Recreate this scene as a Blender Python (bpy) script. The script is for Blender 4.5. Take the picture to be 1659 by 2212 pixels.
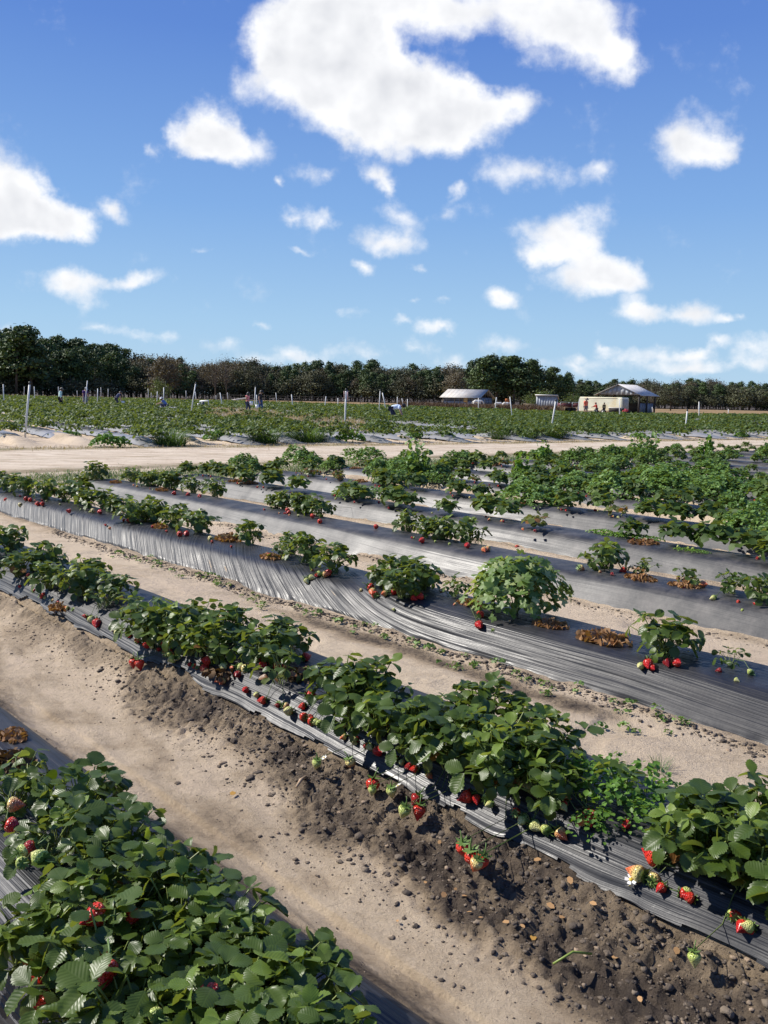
import bpy, bmesh, math, random
import numpy as np
from mathutils import Vector, Matrix, Euler

random.seed(7)
rng = np.random.default_rng(11)
scene = bpy.context.scene
for o in list(bpy.data.objects):
    bpy.data.objects.remove(o)
COL = scene.collection
R = math.radians

# ------------------------------------------------------------------ camera
CAM_H = 1.5
PITCH = R(7.55)
ROLL = R(1.23)
FPX = 1880.0          # focal length in units of a 1659 x 2212 frame
CX, CY = 829.5, 1106.0
cam_data = bpy.data.cameras.new('camera')
cam_data.sensor_fit = 'HORIZONTAL'
cam_data.sensor_width = 36.0
cam_data.lens = FPX / 1659.0 * 36.0
cam_data.clip_start = 0.05
cam_data.clip_end = 5000.0
cam = bpy.data.objects.new('camera', cam_data)
COL.objects.link(cam)
CAM_M = Matrix.Translation((0, 0, CAM_H)) @ Matrix.Rotation(math.pi / 2 - PITCH, 4, 'X') @ Matrix.Rotation(ROLL, 4, 'Z')
cam.matrix_world = CAM_M
scene.camera = cam
CAM_R = CAM_M.to_3x3()


def ray(xd, yd):
    return (CAM_R @ Vector(((xd - CX) / FPX, -(yd - CY) / FPX, -1.0))).normalized()


def at(xd, yd, z=0.0):
    """the point of the plane of height z seen at this place of the photograph"""
    d = ray(xd, yd)
    t = (z - CAM_H) / d.z
    return Vector((d.x * t, d.y * t, z))


def at_depth(xd, yd, dist):
    d = ray(xd, yd)
    t = dist / d.y
    return Vector((d.x * t, d.y * t, CAM_H + d.z * t))


# ------------------------------------------------------------------ light and sky
SUN_EL = R(40.0)
SUN_DIR = Vector((-math.cos(SUN_EL) * 0.97, math.cos(SUN_EL) * 0.24, math.sin(SUN_EL))).normalized()
sun_data = bpy.data.lights.new('sun', 'SUN')
sun_data.energy = 5.0
sun_data.angle = R(0.53)
sun_data.color = (1.0, 0.95, 0.87)
sun = bpy.data.objects.new('sun', sun_data)
COL.objects.link(sun)
sun.rotation_euler = (-SUN_DIR).to_track_quat('-Z', 'Y').to_euler()
sun.location = (-30, -5, 40)

scene.view_settings.view_transform = 'Standard'
scene.view_settings.look = 'None'
scene.view_settings.exposure = 0.38
scene.view_settings.gamma = 1.0
scene.view_settings.use_curve_mapping = False
scene.cycles.max_bounces = 6
scene.cycles.diffuse_bounces = 3
scene.cycles.glossy_bounces = 3
scene.cycles.transmission_bounces = 4
scene.cycles.transparent_max_bounces = 8
scene.cycles.use_denoising = True
scene.cycles.caustics_reflective = False
scene.cycles.caustics_refractive = False

# clouds: (x, y, rx, ry, turn, weight) as seen from the field, turned into directions below
CLOUDS = [
    (700, 110, 150, 125, 0, 1.00), (660, 60, 110, 80, 0, 0.90), (790, 205, 190, 95, 14, 1.00), (900, 240, 140, 82, 0, 0.95),
    (1015, 243, 120, 56, -8, 0.90), (1105, 212, 56, 36, 0, 0.65), (870, 15, 200, 62, 0, 0.80), (1130, 12, 250, 58, 0, 0.85),
    (1235, 72, 115, 72, 15, 0.90), (1320, 115, 60, 50, 0, 0.70), (735, 135, 150, 95, 30, 0.85), (532, 190, 40, 45, 60, 0.46),
    (445, 268, 75, 52, 0, 1.00), (510, 305, 85, 48, 15, 1.00), (390, 300, 52, 32, 0, 0.75), (330, 335, 24, 14, 0, 0.44),
    (20, 400, 80, 80, 20, 1.00), (75, 450, 105, 62, 22, 1.00), (130, 480, 78, 38, 10, 0.85), (-40, 470, 130, 60, 0, 1.00),
    (238, 450, 42, 25, 25, 0.80),
    (1492, 300, 82, 64, 0, 0.95), (1550, 330, 62, 30, 0, 0.60), (1150, 370, 112, 40, 5, 0.85), (1295, 378, 40, 22, 0, 0.44),
    (815, 384, 48, 30, 35, 0.70), (838, 418, 26, 16, 40, 0.48), (850, 470, 75, 28, 5, 0.53), (842, 526, 80, 28, 5, 0.85),
    (958, 458, 34, 26, 0, 0.55), (980, 408, 24, 22, 0, 0.58), (780, 573, 32, 22, 0, 0.90), (640, 458, 50, 20, -8, 0.55),
    (695, 478, 24, 28, 60, 0.58), (705, 372, 46, 20, 0, 0.50),
    (1212, 500, 98, 52, 0, 1.00), (1160, 546, 66, 26, 0, 0.75), (1262, 545, 50, 30, 30, 0.58), (1290, 604, 116, 44, 0, 1.00), (1340, 585, 50, 40, 0, 0.58),
    (140, 606, 78, 32, 0, 0.85), (298, 600, 92, 20, 0, 0.80), (185, 660, 44, 30, 0, 0.48), (225, 708, 72, 16, 0, 0.50), (335, 712, 40, 12, 0, 0.44),
    (1070, 648, 48, 23, 0, 0.90), (950, 708, 56, 19, 0, 0.85), (965, 650, 26, 18, -20, 0.58),
    (1376, 682, 58, 30, 0, 0.85), (1485, 686, 78, 26, 0, 0.85), (1577, 694, 28, 14, 0, 0.58),
    (1078, 752, 70, 28, 0, 0.56), (970, 776, 56, 20, 0, 0.50), (1235, 784, 60, 18, 0, 0.48), (1330, 768, 60, 22, 0, 0.50),
    (1440, 766, 70, 24, 0, 0.58), (1470, 795, 100, 14, 0, 0.49), (1558, 742, 28, 20, 0, 0.60), (1625, 755, 50, 34, 0, 0.60), (1600, 794, 100, 18, 0, 0.50), (1800, 740, 120, 60, 0, 0.90),
    (492, 750, 60, 30, 0, 0.55), (625, 757, 58, 22, 0, 0.53), (782, 757, 52, 24, 0, 0.55), (740, 682, 50, 16, 0, 0.49),
    (455, 543, 30, 12, 0, 0.48), (905, 578, 26, 12, 0, 0.48), (640, 545, 34, 10, 0, 0.44), (560, 700, 40, 10, 0, 0.44), (870, 700, 20, 10, 0, 0.48), (900, 745, 40, 16, 0, 0.48), (690, 770, 40, 14, 0, 0.48), (560, 775, 50, 14, 0, 0.44), (1150, 790, 40, 12, 0, 0.48), (1300, 745, 30, 14, 0, 0.48), (1240, 760, 20, 12, 0, 0.50), (1510, 765, 40, 14, 0, 0.50), (618, 388, 16, 12, 0, 0.48), (895, 650, 24, 10, 0, 0.44), (10, 712, 40, 14, 0, 0.48), (-160, 640, 90, 40, 0, 0.80),
]


def build_world():
    w = bpy.data.worlds.new('World')
    scene.world = w
    w.use_nodes = True
    w.cycles.sampling_method = 'NONE'
    nt = w.node_tree
    nt.nodes.clear()
    N, L = nt.nodes.new, nt.links.new
    out = N('ShaderNodeOutputWorld')
    bg = N('ShaderNodeBackground')
    bg.inputs['Strength'].default_value = 0.083
    L(bg.outputs[0], out.inputs[0])
    sky = N('ShaderNodeTexSky')
    sky.sky_type = 'NISHITA'
    sky.sun_disc = False
    sky.sun_elevation = SUN_EL
    sky.sun_rotation = math.atan2(SUN_DIR.x, SUN_DIR.y)
    sky.air_density = 1.0
    sky.dust_density = 0.0
    sky.ozone_density = 3.0
    hs = N('ShaderNodeHueSaturation')
    hs.inputs['Saturation'].default_value = 1.12
    hs.inputs['Value'].default_value = 1.0
    L(sky.outputs[0], hs.inputs['Color'])
    # clear winter air: pale blue low down, deep blue higher up
    tcs = N('ShaderNodeTexCoord')
    seps = N('ShaderNodeSeparateXYZ')
    L(tcs.outputs['Generated'], seps.inputs[0])
    rp = N('ShaderNodeValToRGB')
    el = rp.color_ramp.elements
    stops = [(0.0, (0.45, 0.65, 0.84)), (0.08, (0.37, 0.59, 0.84)), (0.20, (0.225, 0.425, 0.79)), (0.36, (0.118, 0.255, 0.67)), (0.50, (0.085, 0.19, 0.585)), (1.0, (0.05, 0.12, 0.42))]
    while len(el) < len(stops):
        el.new(0.5)
    for e_, (p_, c_) in zip(el, stops):
        e_.position = p_
        e_.color = (*c_, 1)
    L(seps.outputs[2], rp.inputs[0])
    scl = N('ShaderNodeMix')
    scl.data_type = 'RGBA'
    scl.blend_type = 'MULTIPLY'
    scl.inputs['Factor'].default_value = 1.0
    L(rp.outputs[0], scl.inputs[6])
    scl.inputs[7].default_value = (9.52, 9.52, 9.52, 1)
    air = N('ShaderNodeMix')
    air.data_type = 'RGBA'
    air.inputs['Factor'].default_value = 0.92
    L(hs.outputs[0], air.inputs[6])
    L(scl.outputs[2], air.inputs[7])
    # direction -> tangent-plane coordinates about the world's +Y axis
    tc = N('ShaderNodeTexCoord')
    sep = N('ShaderNodeSeparateXYZ')
    L(tc.outputs['Generated'], sep.inputs[0])

    def math_n(op, a, b=None, c=None, clamp=False):
        m = N('ShaderNodeMath')
        m.operation = op
        m.use_clamp = clamp
        for i, v in enumerate((a, b, c)):
            if v is None:
                continue
            if isinstance(v, (int, float)):
                m.inputs[i].default_value = v
            else:
                L(v, m.inputs[i])
        return m.outputs[0]
    ay = math_n('MAXIMUM', math_n('ABSOLUTE', sep.outputs[1]), 0.02)
    px = math_n('DIVIDE', sep.outputs[0], ay)
    pz = math_n('DIVIDE', sep.outputs[2], ay)
    cmb = N('ShaderNodeCombineXYZ')
    L(px, cmb.inputs[0])
    L(pz, cmb.inputs[1])
    L(math_n('LESS_THAN', sep.outputs[1], 0.0), cmb.inputs[2])
    # warp so the outlines billow
    n1 = N('ShaderNodeTexNoise')
    n1.inputs['Scale'].default_value = 11.0
    n1.inputs['Detail'].default_value = 5.0
    n1.inputs['Roughness'].default_value = 0.62
    L(cmb.outputs[0], n1.inputs['Vector'])
    sub = N('ShaderNodeVectorMath')
    sub.operation = 'SUBTRACT'
    L(n1.outputs['Color'], sub.inputs[0])
    sub.inputs[1].default_value = (0.5, 0.5, 0.5)
    sc = N('ShaderNodeVectorMath')
    sc.operation = 'MULTIPLY'
    L(sub.outputs[0], sc.inputs[0])
    sc.inputs[1].default_value = (0.075, 0.055, 0.0)
    add = N('ShaderNodeVectorMath')
    add.operation = 'ADD'
    L(cmb.outputs[0], add.inputs[0])
    L(sc.outputs[0], add.inputs[1])
    P = add.outputs[0]
    acc = None
    for (x, y, rx, ry, turn, wt) in CLOUDS:
        d = ray(x, y)
        mp = N('ShaderNodeMapping')
        mp.vector_type = 'TEXTURE'
        k = 1.36
        mp.inputs['Location'].default_value = (d.x / d.y, d.z / d.y, 0)
        mp.inputs['Rotation'].default_value = (0, 0, R(-turn) - ROLL)
        mp.inputs['Scale'].default_value = (rx / FPX * k, ry / FPX * k, 1)
        L(P, mp.inputs['Vector'])
        gr = N('ShaderNodeTexGradient')
        gr.gradient_type = 'SPHERICAL'
        L(mp.outputs[0], gr.inputs[0])
        if acc is None:
            acc = math_n('MULTIPLY', gr.outputs['Fac'], wt)
        else:
            acc = math_n('MULTIPLY_ADD', gr.outputs['Fac'], wt, acc)
    # fine billows eat into the edge
    n2 = N('ShaderNodeTexNoise')
    n2.inputs['Scale'].default_value = 15.0
    n2.inputs['Detail'].default_value = 10.0
    n2.inputs['Roughness'].default_value = 0.60
    L(cmb.outputs[0], n2.inputs['Vector'])
    field = math_n('MULTIPLY_ADD', math_n('SUBTRACT', n2.outputs['Fac'], 0.5), 1.6, acc)
    # a few clouds everywhere else in the sky too
    ng = N('ShaderNodeTexNoise')
    ng.inputs['Scale'].default_value = 2.6
    ng.inputs['Detail'].default_value = 6.0
    L(tc.outputs['Generated'], ng.inputs['Vector'])
    away = math_n('MULTIPLY', math_n('SUBTRACT', ng.outputs['Fac'], 0.60), 3.0)
    inview = N('ShaderNodeMapRange')     # 1 towards +Y, 0 elsewhere
    inview.inputs['From Min'].default_value = 0.72
    inview.inputs['From Max'].default_value = 0.60
    inview.clamp = True
    L(sep.outputs[1], inview.inputs['Value'])
    away = math_n('MULTIPLY', away, inview.outputs[0])
    field = math_n('MAXIMUM', field, away)
    mr = N('ShaderNodeMapRange')
    mr.interpolation_type = 'SMOOTHSTEP'
    mr.inputs['From Min'].default_value = 0.13
    mr.inputs['From Max'].default_value = 0.88
    L(field, mr.inputs['Value'])
    alpha = math_n('MULTIPLY', mr.outputs[0], math_n('GREATER_THAN', sep.outputs[2], -0.02))
    # thick hearts of the clouds are a little greyer
    thick = N('ShaderNodeMapRange')
    thick.inputs['From Min'].default_value = 0.45
    thick.inputs['From Max'].default_value = 1.3
    L(field, thick.inputs['Value'])
    # billows: the side turned to the sun is brighter than the other
    off = N('ShaderNodeVectorMath')
    off.operation = 'ADD'
    L(cmb.outputs[0], off.inputs[0])
    off.inputs[1].default_value = (-0.016, 0.018, 0.0)
    n3 = N('ShaderNodeTexNoise')
    for key in ('Scale', 'Detail', 'Roughness'):
        n3.inputs[key].default_value = n2.inputs[key].default_value
    n3.inputs['Detail'].default_value = 6.0
    L(off.outputs[0], n3.inputs['Vector'])
    n4 = N('ShaderNodeTexNoise')
    for nn in (n3, n4):
        nn.inputs['Scale'].default_value = 13.0
        nn.inputs['Detail'].default_value = 3.5
        nn.inputs['Roughness'].default_value = 0.55
    L(cmb.outputs[0], n4.inputs['Vector'])
    emboss = math_n('MULTIPLY', math_n('SUBTRACT', n3.outputs['Fac'], n4.outputs['Fac']), 1.7)
    g = math_n('ADD', math_n('MULTIPLY', thick.outputs[0], 0.42), emboss, clamp=True)
    cc = N('ShaderNodeMix')
    cc.data_type = 'RGBA'
    L(g, cc.inputs['Factor'])
    cc.inputs[6].default_value = (9.8, 9.85, 10.0, 1)
    cc.inputs[7].default_value = (6.2, 6.4, 6.9, 1)
    mix = N('ShaderNodeMix')
    mix.data_type = 'RGBA'
    L(alpha, mix.inputs['Factor'])
    L(air.outputs[2], mix.inputs[6])
    L(cc.outputs[2], mix.inputs[7])
    L(mix.outputs[2], bg.inputs['Color'])


build_world()

# ------------------------------------------------------------------ helpers


def _hash(ix, iy, seed):
    h = (ix.astype(np.int64) * 374761393 + iy.astype(np.int64) * 668265263 + seed * 1442695041) & 0xFFFFFFFF
    h = ((h ^ (h >> 13)) * 1274126177) & 0xFFFFFFFF
    h = h ^ (h >> 16)
    return (h & 0xFFFF).astype(np.float64) / 32767.5 - 1.0


def vnoise(x, y, seed=0):
    x = np.asarray(x, float)
    y = np.asarray(y, float)
    ix, iy = np.floor(x), np.floor(y)
    fx, fy = x - ix, y - iy
    fx = fx * fx * fx * (fx * (fx * 6 - 15) + 10)
    fy = fy * fy * fy * (fy * (fy * 6 - 15) + 10)
    a, b = _hash(ix, iy, seed), _hash(ix + 1, iy, seed)
    c, d = _hash(ix, iy + 1, seed), _hash(ix + 1, iy + 1, seed)
    return (a + (b - a) * fx) * (1 - fy) + (c + (d - c) * fx) * fy


def fbm(x, y, octv=4, seed=0, gain=0.5):
    s, amp, tot = 0.0, 1.0, 0.0
    x = np.asarray(x, float)
    y = np.asarray(y, float)
    for i in range(octv):
        s = s + amp * vnoise(x, y, seed + i * 17)
        tot += amp
        amp *= gain
        x, y = x * 2.03 + 5.3 * y * 0.11, y * 2.03 - x * 0.13
    return s / tot


def sstep(a, b, x):
    t = np.clip((np.asarray(x, float) - a) / (b - a), 0, 1)
    return t * t * (3 - 2 * t)


def mesh_np(name, verts, faces, mats, smooth=True, uv=None, mat_index=None, attrs=None):
    verts = np.asarray(verts, np.float32)
    me = bpy.data.meshes.new(name)
    me.vertices.add(len(verts))
    me.vertices.foreach_set('co', verts.ravel())
    if isinstance(faces, np.ndarray):
        k = faces.shape[1]
        nf = len(faces)
        loops = faces.ravel().astype(np.int32)
        starts = (np.arange(nf) * k).astype(np.int32)
        tot = None
    else:
        nf = len(faces)
        lens = np.array([len(f) for f in faces], np.int32)
        loops = np.array([i for f in faces for i in f], np.int32)
        starts = np.concatenate([[0], np.cumsum(lens)[:-1]]).astype(np.int32)
    me.loops.add(len(loops))
    me.loops.foreach_set('vertex_index', loops)
    me.polygons.add(nf)
    me.polygons.foreach_set('loop_start', starts)
    if smooth:
        me.polygons.foreach_set('use_smooth', np.ones(nf, bool))
    if mats is not None:
        for m in (mats if isinstance(mats, (list, tuple)) else [mats]):
            me.materials.append(m)
    if mat_index is not None:
        me.polygons.foreach_set('material_index', np.asarray(mat_index, np.int32))
    if uv is not None:
        lay = me.uv_layers.new(name='UVMap')
        lay.data.foreach_set('uv', np.asarray(uv, np.float32)[loops].ravel())
    if attrs:
        for nm, arr in attrs.items():
            at_ = me.attributes.new(nm, 'FLOAT', 'POINT')
            at_.data.foreach_set('value', np.asarray(arr, np.float32))
    me.update(calc_edges=True)
    me.validate()
    return me


class MB:
    """collects boxes, tubes and sheets; build() links them as one mesh object"""

    def __init__(self):
        self.v, self.f, self.mi, self.cur = [], [], [], 0

    def add(self, vs, fs):
        b = len(self.v)
        self.v += [tuple(p) for p in vs]
        self.f += [tuple(i + b for i in f) for f in fs]
        self.mi += [self.cur] * len(fs)
        return self

    def box(self, c, s, rot=None):
        M = rot if rot is not None else Matrix.Identity(3)
        vs = [Vector(c) + M @ Vector((sx * s[0] / 2, sy * s[1] / 2, sz * s[2] / 2)) for sx in (-1, 1) for sy in (-1, 1) for sz in (-1, 1)]
        return self.add(vs, [(0, 1, 3, 2), (4, 6, 7, 5), (0, 4, 5, 1), (2, 3, 7, 6), (0, 2, 6, 4), (1, 5, 7, 3)])

    def tube(self, pts, rads, n=8, cap=True):
        pts = [Vector(p) for p in pts]
        if isinstance(rads, (int, float)):
            rads = [rads] * len(pts)
        vs, fs = [], []
        for i, p in enumerate(pts):
            t = (pts[min(i + 1, len(pts) - 1)] - pts[max(i - 1, 0)]).normalized()
            a = Vector((1, 0, 0)) if abs(t.x) < 0.8 else Vector((0, 1, 0))
            e1 = t.cross(a).normalized()
            e2 = t.cross(e1)
            for k in range(n):
                an = 2 * math.pi * k / n
                vs.append(p + (e1 * math.cos(an) + e2 * math.sin(an)) * rads[i])
        for i in range(len(pts) - 1):
            for k in range(n):
                k2 = (k + 1) % n
                fs.append((i * n + k, i * n + k2, (i + 1) * n + k2, (i + 1) * n + k))
        if cap:
            fs.append(tuple(range(n - 1, -1, -1)))
            fs.append(tuple((len(pts) - 1) * n + k for k in range(n)))
        return self.add(vs, fs)

    def mesh(self, name, mats, smooth=False):
        return mesh_np(name, np.array(self.v, float), self.f, mats, smooth, mat_index=self.mi)

    def build(self, name, mats, parent=None, smooth=False, loc=None):
        return link(name, self.mesh(name, mats, smooth), parent, loc)


def link(name, data, parent=None, loc=None, rot=None, scale=None):
    o = bpy.data.objects.new(name, data)
    COL.objects.link(o)
    if parent is not None:
        o.parent = parent
    if loc is not None:
        o.location = loc
    if rot is not None:
        o.rotation_euler = rot
    if scale is not None:
        o.scale = scale if not isinstance(scale, (int, float)) else (scale,) * 3
    return o


def tag(o, label=None, cat=None, group=None, kind=None):
    for k, v in (('label', label), ('category', cat), ('group', group), ('kind', kind)):
        if v:
            o[k] = v
    return o


def thing(name, label, cat, loc=(0, 0, 0), rz=0.0, group=None, scale=None):
    return tag(link(name, None, None, loc, (0, 0, rz), scale), label, cat, group)


# ------------------------------------------------------------------ materials
MATS = {}


def new_mat(name):
    m = bpy.data.materials.new(name)
    m.use_nodes = True
    nt = m.node_tree
    nt.nodes.clear()
    out = nt.nodes.new('ShaderNodeOutputMaterial')
    b = nt.nodes.new('ShaderNodeBsdfPrincipled')
    nt.links.new(b.outputs[0], out.inputs[0])
    MATS[name] = m
    return m, nt, b, out


class NT:
    def __init__(self, nt):
        self.nt = nt

    def n(self, t, **kw):
        x = self.nt.nodes.new(t)
        for k, v in kw.items():
            setattr(x, k, v)
        return x

    def l(self, a, b):
        self.nt.links.new(a, b)

    def m(self, op, a, b=None, c=None, clamp=False):
        x = self.n('ShaderNodeMath', operation=op)
        x.use_clamp = clamp
        for i, v in enumerate((a, b, c)):
            if v is None:
                continue
            if isinstance(v, (int, float)):
                x.inputs[i].default_value = v
            else:
                self.l(v, x.inputs[i])
        return x.outputs[0]

    def noise(self, vec, scale, detail=4, rough=0.55):
        x = self.n('ShaderNodeTexNoise')
        x.inputs['Scale'].default_value = scale
        x.inputs['Detail'].default_value = detail
        x.inputs['Roughness'].default_value = rough
        if vec is not None:
            self.l(vec, x.inputs['Vector'])
        return x.outputs['Fac']

    def ramp(self, fac, stops, interp='LINEAR'):
        x = self.n('ShaderNodeValToRGB')
        x.color_ramp.interpolation = interp
        el = x.color_ramp.elements
        while len(el) < len(stops):
            el.new(0.5)
        for e, (p, c) in zip(el, stops):
            e.position = p
            e.color = (c[0], c[1], c[2], 1) if len(c) == 3 else c
        self.l(fac, x.inputs[0])
        return x.outputs[0]

    def mix(self, fac, a, b, blend='MIX'):
        x = self.n('ShaderNodeMix', data_type='RGBA', blend_type=blend)
        if isinstance(fac, (int, float)):
            x.inputs['Factor'].default_value = fac
        else:
            self.l(fac, x.inputs['Factor'])
        for i, v in ((6, a), (7, b)):
            if isinstance(v, tuple):
                x.inputs[i].default_value = (v[0], v[1], v[2], 1)
            else:
                self.l(v, x.inputs[i])
        return x.outputs[2]

    def attr(self, name):
        return self.n('ShaderNodeAttribute', attribute_name=name).outputs['Fac']

    def geo(self):
        return self.n('ShaderNodeNewGeometry').outputs['Position']

    def obj(self):
        return self.n('ShaderNodeTexCoord').outputs['Object']

    def rand(self):
        return self.n('ShaderNodeObjectInfo').outputs['Random']

    def bump(self, h, strength, dist=0.01, normal=None):
        x = self.n('ShaderNodeBump')
        x.inputs['Strength'].default_value = strength
        x.inputs['Distance'].default_value = dist
        self.l(h, x.inputs['Height'])
        if normal is not None:
            self.l(normal, x.inputs['Normal'])
        return x.outputs[0]


def simple_mat(name, col, rough=0.6, var=0.15, scale=8.0, metal=0.0, bump=0.0, dirt=None, spec=None):
    """a base colour broken up by noise, with optional relief and dirt"""
    m, nt, b, out = new_mat(name)
    t = NT(nt)
    o = t.obj()
    f = t.noise(o, scale, 5)
    lo = tuple(c * (1 - var) for c in col)
    hi = tuple(min(1, c * (1 + var)) for c in col)
    c = t.ramp(f, [(0.3, lo), (0.7, hi)])
    if dirt:
        c = t.mix(t.ramp(t.noise(o, scale * 0.4, 6, 0.7), [(0.52, (0, 0, 0)), (0.72, (1, 1, 1))]), c, dirt)
    t.l(c, b.inputs['Base Color'])
    b.inputs['Roughness'].default_value = rough
    b.inputs['Metallic'].default_value = metal
    if spec is not None:
        b.inputs['Specular IOR Level'].default_value = spec
    if bump:
        t.l(t.bump(t.noise(o, scale * 4, 4), bump), b.inputs['Normal'])
    return m


# ------------------------------------------------------------------ field layout
# u runs along the beds (away to the left), v across them (away to the right)
_pa, _pb = at(0, 1285, 0.1), at(1659, 2095, 0.1)
_d = (_pa - _pb)
ROWANG = R(43.4)
U = Vector((-math.sin(ROWANG), math.cos(ROWANG), 0))
V = Vector((math.cos(ROWANG), math.sin(ROWANG), 0))
ROT_UV = math.atan2(U.y, U.x)


def W(u, v, z=0.0):
    return Vector((U.x * u + V.x * v, U.y * u + V.y * v, z))


def UV(p):
    return p.x * U.x + p.y * U.y, p.x * V.x + p.y * V.y


NEAR_ROWS = [-0.5, 1.02, 2.52, 4.14, 5.78, 7.30] + [7.30 + 1.56 * i for i in range(1, 20)]
ROW_END = 12.7


def row_end(v):
    return ROW_END - 0.06 * max(0.0, v - 10)


def road_near(v):
    return 15.6 - 0.075 * (v - 5.6)


# the block beyond the track is turned a little against the near one
FA = R(11.0)
U2 = U * math.cos(FA) + V * math.sin(FA)
V2 = V * math.cos(FA) - U * math.sin(FA)


def W2(u, v, z=0.0):
    return Vector((U2.x * u + V2.x * v, U2.y * u + V2.y * v, z))


def road_far(v):
    return (22.7 - v * math.sin(FA)) / math.cos(FA)


FAR_ROWS = [2.8 + 1.56 * i for i in range(-1, 62)]


def far_start(v2):
    return 23.9 + 0.45 * math.sin(v2 * 2.3) + (2.5 if v2 < 6.5 else 0.0)


def far_limit(x, y):
    """depth at which the far field ends, by direction"""
    return np.interp(np.asarray(x) / np.asarray(y), [-.6, -.44, -.17, .04, .2, .3, .44, .7], [140, 140, 128, 104, 86, 84, 100, 120])


_pd = np.array([0, .12, .19, .235, .265, .30, .335, .37, .40, .60])
_pz = np.array([.205, .203, .197, .180, .150, .102, .052, .012, -.02, -.1])
_xs = np.linspace(0, .6, 601)
_zs = np.interp(_xs, _pd, _pz)
_k = np.exp(-0.5 * (np.arange(-40, 41) / 14.0) ** 2)
_k /= _k.sum()
_zs = np.convolve(np.concatenate([_zs[40:0:-1], _zs, np.full(40, -.1)]), _k, 'valid')


def bed_z(dv):
    return np.interp(np.abs(dv), _xs, _zs)


def wob(i, u):
    u = np.asarray(u, float)
    return 0.022 * vnoise(u * 0.45, np.full_like(u, i * 3.7), 5) + (0.014 * np.clip(u - 4.0, -6, 4) if i == 2 else 0.0)


def end_taper(u, e):
    return sstep(0.0, 0.55, e - np.asarray(u, float))
# ------------------------------------------------------------------ soil


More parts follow.
